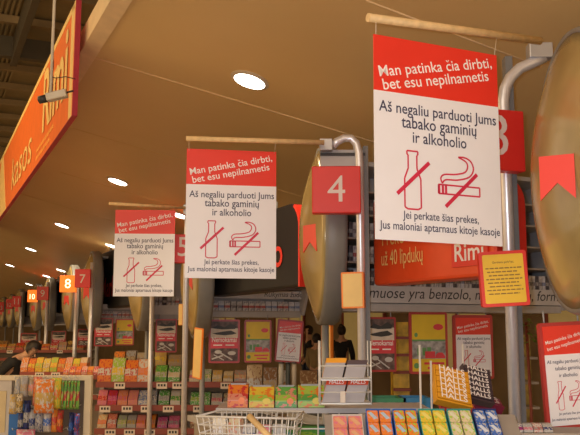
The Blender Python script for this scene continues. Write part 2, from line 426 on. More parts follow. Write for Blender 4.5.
# ---------------------------------------------------------------- till poles
def till_pole(label, px, pyref, d, r, arc, clamp, channel, group='steel till poles'):
    """arc: pixel points of the bent top; clamp: pixel rectangle of the bracket"""
    p = at(px, pyref, d); base = Vector((p.x, p.y, 0))
    t = thing('till_pole', label, 'pole', base, group=group)
    pts = [(0,0,0.02)]
    if arc:
        for (ax, ay) in arc:
            q = at(ax, ay, d); pts.append((q.x - base.x, 0, q.z))
    else: pts.append((0,0,at(px, pyref, d).z))
    bm = B(); tube(bm, pts, r, 16); obj('tube', bm, m_steel, t)
    bm = B(); tube(bm, [(0,0,0),(0,0,0.03)], r*2.2, 16); obj('floor_flange', bm, m_grey, t)
    if channel:
        q0 = at(channel[0], pyref, d); q1 = at(channel[1], pyref, d); zt = at(px, channel[2], d).z
        bm = B(); box(bm, q0.x-base.x, q1.x-base.x, 0.035, 0.095, 0.0, zt); obj('rear_channel', bm, mat('channel_grey', (0.17,0.165,0.16), 0.5), t)
    if clamp:
        q0 = at(clamp[0], clamp[3], d); q1 = at(clamp[2], clamp[1], d)
        bm = B(); box(bm, q0.x-base.x, q1.x-base.x, -0.035, 0.035, q0.z, q1.z); obj('clamp', bm, mat('clamp_steel', (0.48,0.48,0.50), 0.35, 0.5), t, bevel=0.004)
    return t
tp3 = till_pole('thick steel pole bent right at the top, carrying the number three', 509, 250, 3.8, 0.0275,
          [(508.6,120),(508.8,95),(511,82),(517,70),(527,60),(540,54),(553,48)], (536,34,560,50), (514.5,522,44))
tp4 = till_pole('steel pole hooked left at the top, carrying the number four', 361, 250, 4.62, 0.0235,
          [(360.5,165),(360,150),(357.5,140),(352,134.5),(345,134.5),(338,138),(333,143)], (320,136,333,148), (365,370,141))
bm = B(); b4 = tp4.location
q0, q1 = at(321, 165, 4.67), at(368, 147, 4.67)
box(bm, q0.x-b4.x, q1.x-b4.x, 0.04, 0.12, q0.z, q1.z); obj('cross_bracket', bm, m_lgrey, tp4)
bm = B(); q0, q1 = at(321, 151.5, 4.62), at(367, 148.5, 4.62)
box(bm, q0.x-b4.x, q1.x-b4.x, 0.03, 0.04, q0.z, q1.z); obj('bracket_slot', bm, m_dark, tp4)
till_pole('steel pole of till five, right of the smallest notice', 187, 250, 6.9, 0.024, [(186.5,232),(187,210)], (183,204,191,214), None)
till_pole('thin steel pole of till six below the smallest notice', 152, 300, 8.5, 0.026, [(152,262)], None, None)
till_pole('steel pole under the number seven sign', 91, 310, 11.1, 0.03, [(91,262)], None, None)
till_pole('far steel pole under the lit number eight', 76, 312, 13.3, 0.034, [(76,272)], None, None)
till_pole('far steel pole under the number nine sign', 47, 312, 16.8, 0.037, [(47,282)], None, None)
till_pole('far steel pole between the signs ten and eleven', 21, 312, 23.5, 0.042, [(21,292)], None, None)

# ---------------------------------------------------------------- lane number boxes
m_lit = mat('lit_sign_orange', (0.9,0.2,0.03), 0.4, emit=(1.0,0.17,0.012), es=1.15)
m_litnum = mat('lit_sign_digit', (1,0.9,0.7), 0.4, emit=(1.0,0.78,0.45), es=2.4)
m_num = mat('digit_white', (0.72,0.62,0.58), 0.5)
m_red3 = mat('number_box_red', (0.66,0.025,0.02), 0.4, vary=0.02)
def number_box(n, x0, y0, x1, y1, d, yaw, label, lit=False):
    cx = (x0+x1)/2; p = at(cx, y1, d); wd = (x1-x0)*d/F/math.cos(abs(yaw)*0.9); h = (y1-y0)*d/F
    t = thing('lane_number_sign', label, 'sign', p, yaw, 'lane number signs')
    bm = B(); box(bm, -wd/2, wd/2, 0, 0.07, 0, h); obj('box', bm, m_lit if lit else m_red3, t, bevel=0.006)
    bm = B(); write(bm, n, 0, h*0.24, wd*(0.36 if len(n) == 1 else 0.52), -0.002, bold=0.0, height=1.0 if len(n)==1 else 1.15)
    obj('digit', bm, m_litnum if lit else m_num, t)
number_box('3', 470, 107, 529, 170, 3.71, R(17), 'red box sign with a pale 3 half hidden by the largest notice')
number_box('4', 312, 165, 361, 213, 4.5, R(-3), 'red box sign with a pale 4 on the hooked pole')
number_box('5', 168, 234, 198, 263, 6.78, R(5), 'red box sign with a pale 5 between two hanging notices')
number_box('7', 74.5, 269, 90, 287.5, 10.98, R(5), 'dark red box sign with a pale 7')
number_box('8', 59.5, 275.5, 75.5, 292, 13.18, R(5), 'glowing orange box sign with a white 8', True)
number_box('9', 36.5, 286.5, 48, 300, 16.68, R(5), 'small red box sign with a 9')
number_box('10', 27.3, 290, 36.8, 302, 19.2, R(5), 'small glowing orange box sign with a 10', True)
number_box('11', 12, 296, 20.5, 307, 23.35, R(5), 'tiny red box sign with an 11')
number_box('12', 5.8, 299, 12.5, 309, 26.7, R(5), 'tiny red box sign right of the leftmost one, with a 12')
number_box('13', -3, 302, 3.5, 312, 30, R(5), 'tiny red box sign cut by the left edge, with a 13')

# ---------------------------------------------------------------- overhead cigarette cabinets
PACKS = []
for nm, c1, c2, c3 in (('white_red_pack',(0.62,0.58,0.56),(0.42,0.10,0.10),(0.3,0.3,0.34)), ('white_blue_pack',(0.60,0.60,0.64),(0.22,0.26,0.42),(0.5,0.5,0.55)),
                   ('dark_pack',(0.10,0.09,0.10),(0.35,0.33,0.32),(0.06,0.05,0.06)), ('grey_pack',(0.40,0.38,0.38),(0.20,0.17,0.18),(0.55,0.53,0.52))):
    PACKS.append(printed(nm, c1, c2, c3, 3.0, (0.3, 0.55)))
_pm = {}
def pack_mesh(mi, wd, h):
    k = (mi, round(wd,3), round(h,3))
    if k not in _pm:
        bm = B(); box(bm, -wd/2, wd/2, 0, 0.055, 0, h)
        me = bpy.data.meshes.new('cigarette_pack'); bmesh.ops.recalc_face_normals(bm, faces=bm.faces); bm.to_mesh(me); bm.free(); me.materials.append(PACKS[mi]); _pm[k] = me
    return _pm[k]

ZB = 1.72
def cabinet(name_lbl, cpx, cpy, d, W, disc_yaw, layout, rad=0.575, rows=None, strip=None, packs=None, flag_yaw=R(-55), domeR=0.12, rim=0.13, xb=0.0, fy=-0.37, fz=-0.14, fx=0.014):
    c = at(cpx, cpy, d); yaw = R(24.3)
    root = Vector((c.x, c.y, ZB)); zc = c.z - ZB
    t = thing('tobacco_cabinet', name_lbl, 'cabinet', root, yaw, 'overhead tobacco cabinets')
    TOP = zc + 0.50
    yf, yb = -0.12, 0.30
    # disc end
    bm = B(); n = 56
    prof = [(rim, rad*0.97), (rim*0.8, rad), (0.01, rad), (-0.008, rad-0.008), (-0.008, rad-0.022), (0.0, rad-0.03)]
    rings = [[bm.verts.new((x, math.cos(2*math.pi*k/n)*r, math.sin(2*math.pi*k/n)*r)) for k in range(n)] for x, r in prof]
    for a, b in zip(rings, rings[1:]):
        for k in range(n):
            f = bm.faces.new((a[k], a[(k+1)%n], b[(k+1)%n], b[k])); f.smooth = True
    bm.faces.new(rings[0]); bm.faces.new(rings[-1])
    dr = obj('disc_rim', bm, m_dgrey, t, loc=(0,0,zc), rot=(0,0,disc_yaw-yaw))
    bm = B(); m_ = 9; rg = []
    for i in range(m_):
        a = i/m_; r = (rad-0.02)*(1-a); x = -0.004 - domeR*(1-(1-a)**2)
        rg.append([bm.verts.new((x, math.cos(2*math.pi*k/n)*r, math.sin(2*math.pi*k/n)*r)) for k in range(n)])
    tip = bm.verts.new((-0.004-domeR,0,0))
    for a, b in zip(rg, rg[1:]):
        for k in range(n): bm.faces.new((a[k], a[(k+1)%n], b[(k+1)%n], b[k])).smooth = True
    for k in range(n): bm.faces.new((rg[-1][k], rg[-1][(k+1)%n], tip)).smooth = True
    bm.faces.new(rg[0])
    obj('gold_dome', bm, m_gold, dr)
    # swallowtail pennant stuck on the dome
    bm = B(); fw, fh = 0.125, 0.165
    plate(bm, [(-fw/2, 0), (-fw/2, fh), (fw/2, fh), (fw/2, 0), (0, 0.062)], -0.004, 0.004)
    obj('pennant', bm, m_red, dr, loc=(-0.004-domeR*(1-(fy/(rad-0.02))**2)-fx, fy, fz), rot=(0,0,flag_yaw))
    # body
    bm = B(); x0 = rim - 0.02 + xb
    box(bm, x0, W, yb-0.02, yb, 0, TOP); box(bm, x0, W, yf+0.02, yb-0.02, TOP-0.03, TOP)
    box(bm, x0, W, yf+0.005, yb-0.02, 0, 0.05)
    obj('carcass', bm, m_lgrey, t)
    bm = B()
    for z in rows or []: box(bm, x0, W, yf+0.01, yb-0.021, z-0.012, z)
    if rows: obj('shelf_board', bm, m_shelf, t)
    # right end with red edge
    bm = B(); zs = 0.02
    arcp = [(yb, zs), (yf-0.02, zs)] + [(yf-0.02-0.14*math.sin(math.pi*k/10), zs + (TOP-zs)*k/10) for k in range(1, 10)] + [(yf-0.0, TOP+0.01), (yb, TOP+0.01)]
    va = [bm.verts.new((W, y, z)) for y, z in arcp]; vb = [bm.verts.new((W+0.03, y, z)) for y, z in arcp]
    bm.faces.new(va); bm.faces.new(vb[::-1])
    for i in range(len(va)): bm.faces.new((va[i], va[(i+1)%len(va)], vb[(i+1)%len(va)], vb[i]))
    obj('end_panel', bm, m_lgrey, t)
    if strip:
        z0, z1, txts = strip
        bm = B(); box(bm, x0, W, yf-0.012, yf+0.004, z0, z1); st = obj('warning_strip', bm, m_strip, t)
        bm = B()
        for s, cx, wd in txts: write(bm, s, cx, z0 + (z1-z0)*0.28, wd, yf-0.0135, italic=0.22, height=1.0)
        obj('warning_lettering', bm, m_dark, st)
    # post to the floor
    bm = B(); tube(bm, [(x0+0.06, yb-0.07, 0.0), (x0+0.06, yb-0.07, -ZB)], 0.025, 12); obj('support_post', bm, m_grey, t)
    # packs standing in the rows: things of their own
    if packs:
        Mw = Matrix.Translation(root) @ Matrix.Rotation(yaw, 4, 'Z')
        for (z, h, step, fill, xa, xb, lbl) in packs:
            x = xa
            while x < xb - step/2:
                mi = random.choices(range(4), fill)[0]
                o = bpy.data.objects.new('cigarette_pack', pack_mesh(mi, step*0.86, h)); COL.objects.link(o)
                o.location = Mw @ Vector((x+step/2, yf+0.022, z)); o.rotation_euler = (0,0,yaw)
                tag(o, lbl, 'cigarette pack', lbl)
                x += step
    return t, root

cabinet('gold disc ended tobacco cabinet cut by the right edge', 571, 172, 3.27, 1.3, R(-3), 'A', rows=[0.17], flag_yaw=R(-25), rim=0.10, xb=0.2, fy=-0.30, fz=-0.16, fx=0.05,
        strip=(0.03,0.15,[]))
# the cabinet behind the largest notice
cabinet('tobacco cabinet with the benzolo warning strip behind the largest notice', 318.5, 236, 5.26, 1.9, R(3.2), 'A', rows=[0.165,0.32,0.475,0.63,0.785],
        flag_yaw=R(-55), rim=0.12,
        strip=(0.055,0.165,[('muose yra benzolo, nitrozaminų, form', 1.075, 1.56)]),
        packs=[(0.165,0.10,0.031,(1,1,3,4),0.17,1.86,'cigarette pack on edge in the row above the benzolo strip'),
               (0.32,0.10,0.031,(1,1,3,4),0.17,0.56,'cigarette pack in the second row beside the red sign box'),
               (0.475,0.10,0.031,(1,1,3,4),0.17,0.56,'cigarette pack in the third row beside the red sign box'),
               (0.63,0.10,0.031,(1,1,3,4),0.17,0.56,'cigarette pack in the top row beside the red sign box')])
cabinet('tobacco cabinet with the health warning left of the number four disc', 194, 277, 7.6, 1.05, R(12), 'B', rows=[0.06], flag_yaw=R(-55),
        strip=(0.175,0.25,[('Rūkymas žudo', 0.86, 0.40)]),
        packs=[(0.06,0.09,0.06,(4,4,1,2),0.15,1.1,'pale cigarette pack in the open row under the long black sign box')])
cabinet('tobacco cabinet behind the smallest notice', 139, 281, 9.4, 0.95, R(16), 'A', rows=[0.165], strip=(0.055,0.165,[]),
        packs=[(0.165,0.10,0.05,(1,1,3,4),0.16,0.93,'cigarette pack in the row under the smaller red sign box')])
cabinet('tobacco cabinet beside the number seven', 90, 290.5, 11.8, 1.1, R(19.5), 'B', rows=[0.06], strip=(0.175,0.25,[]),
        packs=[(0.06,0.09,0.06,(3,3,2,3),0.15,1.06,'cigarette pack in the row beneath the black sign box beside the number seven')])
cabinet('tobacco cabinet between the signs seven and eight', 69.5, 298, 14.0, 0.8, R(21), 'A', strip=(0.055,0.165,[]))
cabinet('tobacco cabinet standing farther off, beside the lit eight', 47, 304, 17.5, 1.1, R(23), 'B', strip=(0.175,0.25,[]))
cabinet('tobacco cabinet between the signs nine and ten', 35, 307, 20, 0.8, R(24), 'A')
cabinet('tobacco cabinet standing farther off, beside the lit ten', 18.5, 308, 24.3, 1.1, R(25), 'B')
cabinet('tobacco cabinet beside the sign eleven', 10, 311, 27.5, 0.8, R(28), 'A')
cabinet('farthest tobacco cabinet at the left edge', 2, 312, 31, 1.1, R(28), 'B')


# long box signs running along the row between the cabinets
m_pos = mat('barrel_red_orange', (0.82,0.085,0.02), 0.4, vary=0.03)
def barrel(label, pxl, dl, pxr, dr, z0, z1, m, bulge=0.16):
    A_ = at(pxl, 300, dl); B_ = at(pxr, 300, dr); A_.z = B_.z = 0
    v = B_ - A_; L = v.length; yaw = math.atan2(v.y, v.x)
    t = thing('sign_box', label, 'sign', Vector((A_.x, A_.y, z0)), yaw, 'long sign boxes above the tills')
    h = z1 - z0; rr = min(0.2, h*0.3)
    arc = [(L - rr*1.1*(1-math.sin(R(a))), h - rr*(1-math.cos(R(a)))) for a in range(0, 91, 9)]
    bm = B(); plate(bm, [(0, 0), (L, 0)] + arc[::-1] + [(0, h)], 0, 0.18); obj('shell', bm, m, t, bevel=0.02)
    bm = B(); pts = arc[4:] + [(L, h*0.4), (L, 0)]
    n = len(pts); out = []; inn = []
    for k, p in enumerate(pts):
        d_ = (Vector(pts[min(k+1, n-1)]) - Vector(pts[max(k-1, 0)])).normalized(); nn = Vector((-d_.y, d_.x))
        if nn.x + nn.y < 0: nn = -nn
        out.append(tuple(Vector(p) + nn*0.018)); inn.append(tuple(Vector(p) - nn*0.004))
    for k in range(n-1): plate(bm, [inn[k], out[k], out[k+1], inn[k+1]], -0.012, 0.19)
    bmesh.ops.remove_doubles(bm, verts=bm.verts, dist=1e-5); obj('end_rim', bm, m_red, t)
    for u, nm in ((0.25, 'bracket'), (0.7, 'bracket')):
        bm = B(); tube(bm, [(L*u,0.09,h),(L*u,0.09,h+0.08)], 0.015, 8); obj(nm, bm, m_grey, t)
    return t, L, h, (lambda z: 0.0)
def curved_write(bm, s, cx, z, wd, yz, **k):
    n0 = len(bm.verts); write(bm, s, cx, z, wd, 0, **k)
    bm.verts.ensure_lookup_table()
    for v in list(bm.verts)[n0:]: v.co.y = yz(v.co.z) - 0.006
t, L, h, yz = barrel('long black sign box with red rim and lettering left of the number four', 204, 7.6, 300, 5.75, 1.905, 2.53, m_black)
bm = B(); curved_write(bm, 'Marlboro', L*0.56, 0.17, L*0.60, yz, bold=0.012); obj('brand_lettering', bm, m_red, t)
t, L, h, yz = barrel('large red orange sign box advertising 40 stickers behind the largest notice', 373.5, 4.97, 498, 4.02, 1.87, 2.40, m_pos, 0.10)
bm = B(); curved_write(bm, 'už 40 lipdukų', 0.30, 0.115, 0.40, yz, height=1.7)
curved_write(bm, 'Prekė', 0.22, 0.235, 0.22, yz, height=1.5); obj('cream_lettering', bm, m_bcream, t)
bm = B(); box(bm, L-0.33, L-0.05, -0.012, 0, 0.06, 0.20); lg = obj('logo_patch', bm, m_red, t)
bm = B(); write(bm, 'Rimi', L-0.19, 0.09, 0.225, -0.014, bold=0.014); obj('logo_lettering', bm, m_wink, lg)
barrel('smaller red orange sign box below the number five', 155.5, 12.0, 187, 9.9, 1.91, 2.55, m_pos, 0.08)
t, L, h, yz = barrel('black sign box right of the number seven disc', 94, 12.6, 136, 10.3, 1.91, 2.75, m_black)
bm = B(); curved_write(bm, 'Marlboro', L*0.52, 0.17, L*0.60, yz, bold=0.012); obj('brand_lettering', bm, m_red, t)
barrel('tiny red orange sign box under the number seven', 77, 16.0, 88.5, 14.6, 1.85, 2.5, m_pos, 0.08)
barrel('far black sign box between the lit eight and the nine', 50, 19.5, 65, 16.3, 1.95, 2.75, m_black)
barrel('tiny red orange sign box under the number nine', 41, 23, 47, 20.5, 1.9, 2.5, m_pos, 0.08)
barrel('tiny black sign box between the lit ten and the eleven', 21, 26.5, 31, 22.5, 2.0, 2.75, m_black)

# ---------------------------------------------------------------- framed posters and notices below the cabinets
m_frame = mat('poster_frame_red', (0.42, 0.03, 0.03), 0.4)
m_pgrey = mat('photo_grey', (0.34, 0.33, 0.33), 0.5, vary=0.5, scale=25)
m_pdark = mat('photo_dark', (0.12, 0.07, 0.06), 0.5, vary=0.6, scale=25)
m_pcream = mat('photo_cream', (0.66, 0.56, 0.46), 0.5, vary=0.1, scale=20)
m_pred = mat('poster_red', (0.66, 0.04, 0.06), 0.45)
m_silver = mat('print_silver', (0.55, 0.52, 0.50), 0.5)
m_green = mat('print_green', (0.12, 0.30, 0.10), 0.5)
def framed(kind, label, quad, d, yaw=0.0, group='red framed posters under the cabinets', roll=0.0):
    x0, y0, x1, y1 = quad
    p = at((x0+x1)/2, y0, d); wd = (x1-x0)*d/F/math.cos(yaw); h = (y1-y0)*d/F
    t = thing('framed_poster', label, 'poster', p, group=group, rot=(0, roll, yaw))
    fw = 0.055*wd*1.2
    bm = B(); plate(bm, rrect(-wd/2, wd/2, -h, 0, 0.06*wd), 0.0, 0.02); obj('frame', bm, m_frame, t)
    iw, ih = wd - 2*fw, h - 2*fw; zt = -fw; y = -0.003
    Z = lambda v: zt - v*ih
    X = lambda u: (u-0.5)*iw
    if kind == 'notice':
        bm = B(); box(bm, X(0), X(1), y, 0, Z(0.29), Z(0), 0); box(bm, X(0), X(1), y, 0, Z(1), Z(0.29), 1)
        sheet = obj('sheet', bm, [m_red, m_white], t, loc=(0,0,0))
        for nm, g, m in zip(('headline_lettering','message_lettering','footer_lettering','bottle_pictogram','cigarette_pictogram'), notice_art(iw, ih, y-0.0012), (m_wink,m_ink,m_ink,m_rink,m_rink)):
            for v in g.verts: v.co.z += zt
            obj(nm, g, m, sheet)
    elif kind == 'cutlery':
        bm = B(); box(bm, X(0), X(1), y, 0, Z(0.42), Z(0), 0); box(bm, X(0), X(1), y, 0, Z(0.68), Z(0.42), 1); box(bm, X(0), X(1), y, 0, Z(1), Z(0.68), 2)
        box(bm, X(0), X(1), y-0.0006, y, Z(0.17), Z(0), 2)
        sheet = obj('sheet', bm, [m_pcream, m_pred, m_pdark], t)
        bm = B(); plate(bm, [(X(0.05),Z(0.30)),(X(0.5),Z(0.25)),(X(0.75),Z(0.23)),(X(0.96),Z(0.30)),(X(0.8),Z(0.33)),(X(0.5),Z(0.35)),(X(0.2),Z(0.33))], y-0.0012, y)
        plate(bm, [(X(0.05),Z(0.17)),(X(0.25),Z(0.09)),(X(0.5),Z(0.14)),(X(0.75),Z(0.06)),(X(0.95),Z(0.12)),(X(0.9),Z(0.19)),(X(0.4),Z(0.20))], y-0.0014, y)
        obj('knife_print', bm, m_dark, sheet)
        bm = B(); write(bm, 'Nemokamai', 0, Z(0.52), iw*0.9, y-0.0012, bold=0.01, height=1.4); 
        for k, u in enumerate((0.10, 0.55)): box(bm, X(u), X(u+0.32), y-0.001, y, Z(0.61), Z(0.585))
        obj('lettering', bm, m_wink, sheet)
        bm = B(); plate(bm, ell(X(0.28), Z(0.77), 0.13*iw, 0.045*ih), y-0.0012, y); bar2(bm, (X(0.33),Z(0.78)), (X(0.8),Z(0.97)), 0.045*iw, y-0.0012, y)
        plate(bm, ell(X(0.78), Z(0.80), 0.15*iw, 0.05*ih), y-0.0012, y); bar2(bm, (X(0.05),Z(0.95)), (X(0.45),Z(0.86)), 0.05*iw, y-0.0012, y)
        bar2(bm, (X(0.12),Z(0.84)), (X(0.5),Z(0.98)), 0.03*iw, y-0.0012, y); obj('spoon_print', bm, m_silver, sheet)
    elif kind == 'yellow':
        bm = B(); box(bm, X(0), X(1), y, 0, Z(0.45), Z(0), 0); box(bm, X(0), X(1), y, 0, Z(0.78), Z(0.45), 1); box(bm, X(0), X(1), y, 0, Z(1), Z(0.78), 0)
        sheet = obj('sheet', bm, [mat('poster_yellow', (0.72,0.50,0.02), 0.5), m_pgrey], t)
        bm = B(); plate(bm, ell(X(0.79), Z(0.22), 0.15*iw, 0.055*ih), y-0.0012, y)
        box(bm, X(0.38), X(0.68), y-0.0012, y, Z(0.77), Z(0.65)); plate(bm, [(X(0.68),Z(0.77)),(X(0.7),Z(0.71)),(X(0.78),Z(0.67)),(X(0.9),Z(0.67)),(X(0.98),Z(0.73)),(X(0.98),Z(0.77))], y-0.0014, y)
        box(bm, X(0.35), X(0.95), y-0.0012, y, Z(0.88), Z(0.84)); box(bm, X(0.45), X(0.9), y-0.0012, y, Z(0.96), Z(0.92))
        obj('red_print', bm, m_pred, sheet)
        bm = B(); box(bm, X(0), X(1), y-0.001, y, Z(0.47), Z(0.44)); plate(bm, ell(X(0.12), Z(0.36), 0.05*iw, 0.04*ih), y-0.001, y); plate(bm, ell(X(0.12), Z(0.9), 0.08*iw, 0.05*ih), y-0.001, y)
        for u in (0.15, 0.3, 0.45): box(bm, X(u), X(u+0.11), y-0.001, y, Z(0.72), Z(0.60-0.05*u))
        obj('green_print', bm, m_green, sheet)
    bm = B(); 
    for sx in (-0.35, 0.35): tube(bm, [(sx*wd, 0.014, -0.01), (sx*wd, 0.014, 0.05)], 0.004, 6)
    obj('hook', bm, m_grey, t)
    return t
framed('cutlery', 'red framed cutlery poster left of the yellow poster beneath the long black barrel', (209,319.5,240,362.5), 7.6, R(3))
framed('yellow', 'small yellow framed poster between the cutlery poster and the tilted notice', (244.5,320,271.5,362), 7.7, R(3))
framed('notice', 'small framed age limit notice, slightly tilted, right of the small yellow poster', (278,320,304,362), 7.8, R(3), roll=R(5))
framed('cutlery', 'red framed cutlery poster half behind the pole of till four', (365,317,396,371), 5.45, R(8))
framed('yellow', 'larger yellow framed poster under the benzolo warning strip', (408.5,312,447.5,373), 5.5, R(8))
framed('notice', 'framed age limit notice behind the menthol sweets, right of the larger yellow poster', (452,315,493,378), 5.6, R(8))
framed('notice', 'large red framed age limit notice at the right edge below the gold disc', (536.5,322,589,426), 3.45, R(12), roll=R(-3))
framed('cutlery', 'small dim cutlery poster left of the pole of till five', (156,319,177,352), 9.3, R(5))
framed('cutlery', 'small dim red poster right of the number seven pole', (95,318,113,346), 11.6, R(8))
framed('yellow', 'tiny dim yellow poster below the smallest notice', (116,319,134,345), 11.8, R(8))
framed('cutlery', 'tiny dim red poster below the number seven sign', (78,329,90,346), 14.6, R(8))
framed('cutlery', 'tiny dim red poster below the lit number eight', (52,331,66,349), 17, R(8))
framed('cutlery', 'tiny dim red poster below the lit number ten', (21,333,37,348), 21, R(8))

def till_notice(label, quad, d, yaw, roll=0.0, lines=True, deep=0.05, orange=False):
    x0, y0, x1, y1 = quad; p = at((x0+x1)/2, y0, d); wd = (x1-x0)*d/F/abs(math.cos(yaw)); h = (y1-y0)*d/F
    t = thing('till_notice', label, 'sign', p, group='yellow notices in red frames on the tills', rot=(0, roll, yaw))
    bm = B(); plate(bm, rrect(-wd/2, wd/2, -h, 0, 0.05*wd), 0, deep); obj('frame', bm, m_orsign if orange else m_red, t)
    k = 0.07*wd; bm = B(); plate(bm, rrect(-wd/2+k, wd/2-k, -h+k, -k*(1.0), 0.03*wd), -0.002, 0); sh = obj('sheet', bm, m_bcream if orange else m_yel, t)
    if lines:
        bm = B(); write(bm, 'Gerbiami pirkėjai,', 0, -h*0.22, wd*0.46, -0.0035, bold=0.014)
        rnd = random.Random(3)
        for i in range(8):
            z = -h*(0.31 + i*0.066); x = -wd*(0.38 - 0.03*(i % 3)); xe = wd*(0.38 - 0.04*((i*2) % 3))
            while x < xe:
                l = rnd.uniform(0.05, 0.12)*wd; box(bm, x, min(x+l, xe), -0.0030, -0.002, z-0.010*h, z+0.012*h); x += l + 0.02*wd
        obj('lettering', bm, mat('notice_brown_ink', (0.30,0.17,0.02), 0.5), sh)
    return t
till_notice('yellow notice in a red frame on the pole of till three', (478.5,251,525,306), 3.62, R(-4), R(-3))
till_notice('orange notice box on the pole of till four', (341,272,363,308), 4.55, R(-14), R(-1), False, 0.05, True)
till_notice('tilted orange notice seen edge on, left of the cutlery poster', (193.5,328,203.5,378), 6.6, R(-58), R(4), False, 0.012, True)
till_notice('narrow orange notice seen edge on below the number four disc', (321.5,325,330.5,364), 5.9, R(-62), R(0), False, 0.02, True)
till_notice('tiny orange notice hanging below the smallest notice', (146,304,150,323), 9.2, R(-40), 0, False, 0.02, True)
till_notice('tiny orange notice hanging left of the pole of till five', (178.5,304,183,325), 7.4, R(-40), 0, False, 0.02, True)

# ---------------------------------------------------------------- sweet shelves
Cc = dict(red=(0.62,0.04,0.04), orange=(0.85,0.24,0.03), yellow=(0.82,0.58,0.05), green=(0.13,0.42,0.08), lime=(0.42,0.62,0.08), blue=(0.05,0.16,0.55),
          navy=(0.03,0.05,0.2), white=(0.72,0.66,0.6), pink=(0.75,0.20,0.30), magenta=(0.6,0.05,0.25), salmon=(0.80,0.30,0.20), grey=(0.42,0.40,0.38),
          brown=(0.28,0.14,0.06), cream=(0.75,0.62,0.40), silver=(0.5,0.48,0.46), teal=(0.05,0.35,0.33), gold=(0.65,0.42,0.1), black=(0.02,0.02,0.02), purple=(0.18,0.05,0.2), tan=(0.5,0.36,0.2))
def pm(a, b, c, sc=3.5, band=(0.3,0.62), thr=0.56): return printed('print_%s_%s_%s_%d_%d' % (a, b, c, int(sc*10), int(band[0]*100)), *[tuple(q*0.8 for q in Cc[k]) for k in (a, b, c)], sc*2.1, band, thr=thr)
_cm = {}
def carton(cols, wd, h, dep, slope=0.4):
    """shelf ready sweets carton: slanting printed front, plain body"""
    bm = B(); dep = max(dep, 0.02)
    pr = [(0,0),(0,0.35*h),(slope*dep,h),(dep,h),(dep,0)]
    a = [bm.verts.new((-wd/2, y, z)) for y, z in pr]; b = [bm.verts.new((wd/2, y, z)) for y, z in pr]
    bm.faces.new(a); bm.faces.new(b[::-1])
    for i in range(5): bm.faces.new((a[i], a[(i+1)%5], b[(i+1)%5], b[i]))
    return bm
def put_carton(label, cat, name, px0, px1, ytop, ybot, d, cols, group, dep=0.14, sc=3.5, parts=False, yaw=0.0, z=None):
    p = at((px0+px1)/2, ybot, d); wd = (px1-px0)*d/F*0.96; h = (ybot-ytop)*d/F
    if z is not None: p.z = z
    m = pm(*cols, sc)
    if not parts:
        o = obj(name, carton(cols, wd, h, dep), m, loc=p, rot=(0,0,yaw)); return tag(o, label, cat, group)
    t = thing(name, label, cat, p, yaw, group)
    obj('body', carton(cols, wd, h, dep), m, t)
    return t
def rail(parent, x0, x1, z, mats, tickets, d, base, hgt):
    bm = B(); box(bm, x0, x1, -0.012, 0, z-hgt, z+0.004); r = obj('price_rail', bm, m_brown, parent)
    for tx in tickets:
        bm = B(); box(bm, tx-0.055, tx+0.055, -0.016, -0.012, z-hgt*1.25, z-0.006)
        for q in (-0.03, 0.0, 0.03): box(bm, tx+q-0.010, tx+q+0.010, -0.017, -0.016, z-hgt*0.8, z-hgt*0.35, 1)
        obj('price_ticket', bm, [m_tag, m_dark], r)
    return r
def shelf_unit(label, px0, px1, d, levels, depth, tickets, hgt=0.055, back=True, group=None, yaw=0.0, backh=0.25):
    """levels: pixel heights of the shelf surfaces"""
    pc = at((px0+px1)/2, levels[0], d); W = (px1-px0)*d/F
    t = thing('sweet_shelf', label, 'shelf', (pc.x, pc.y, 0), yaw, group)
    zt = pc.z
    for i, ly in enumerate(levels):
        z = at((px0+px1)/2, ly, d).z
        bm = B(); box(bm, -W/2, W/2, 0, depth, z-0.02, z); sb = obj('shelf_board', bm, m_shelf, t)
        rail(sb, -W/2, W/2, z, None, [(q - (px0+px1)/2)*d/F for q in tickets[i]], d, None, hgt)
    if back:
        bm = B(); box(bm, -W/2, W/2, depth, depth+0.02, 0, zt+backh); obj('back_panel', bm, mat('shelf_back_panel', (0.20,0.155,0.11), 0.7), t)
    for sx in (-W/2, W/2-0.03):
        bm = B(); box(bm, sx, sx+0.03, depth-0.03, depth+0.0, 0, zt+backh); obj('upright', bm, m_shelf, t)
    bm = B(); box(bm, -W/2, W/2, 0.03, depth, 0, 0.1); obj('plinth', bm, m_dark, t)
    return t
ORD = ['first','second','third','fourth','fifth','sixth','seventh','eighth','ninth','tenth','eleventh','twelfth','thirteenth','fourteenth','fifteenth','sixteenth','seventeenth','eighteenth']
# main sweet shelf, left of centre
SD = 8.4
shelf_unit('long sweet shelf with three red brown price rails left of the wire basket', 96, 262, SD, [382,405,428], 0.28,
           [[120,162,178,226],[106,128,147,169,199],[112,131,151,174]], backh=0.02)
def row(items, base, d, where, group, dep=0.14, z=None):
    for i, (x0, x1, yt, cols, what) in enumerate(items):
        put_carton('%s %s, %s from the left, %s' % (' and '.join(dict.fromkeys(cols[:2])), what, ORD[i], where), 'sweets', 'sweets_carton', x0, x1, yt, base, d, cols, group, dep, z=z)
row([(97,111,360,('orange','white','red'),'sweets carton'),(111,124,359,('lime','yellow','white'),'sweets carton'),(124,137,361,('orange','white','red'),'sweets carton'),
     (137,152,360,('white','salmon','orange'),'sweets carton'),(154.5,166.5,366,('green','white','lime'),'gum carton'),(167.5,179.5,367,('green','cream','white'),'gum carton'),
     (189,199,371,('cream','pink','silver'),'sweets bag'),(200,211,370,('silver','cream','green'),'sweets bag'),(212,222,371,('gold','cream','silver'),'sweets bag'),(223,233,372,('cream','gold','silver'),'sweets bag'),
     (234,246,371,('grey','cream','salmon'),'sweets box'),(247,260,373,('tan','cream','silver'),'sweets box')],
    381.8, SD+0.02, 'long sweet shelf top rail', 'sweets on the top rail of the long shelf', 0.2)
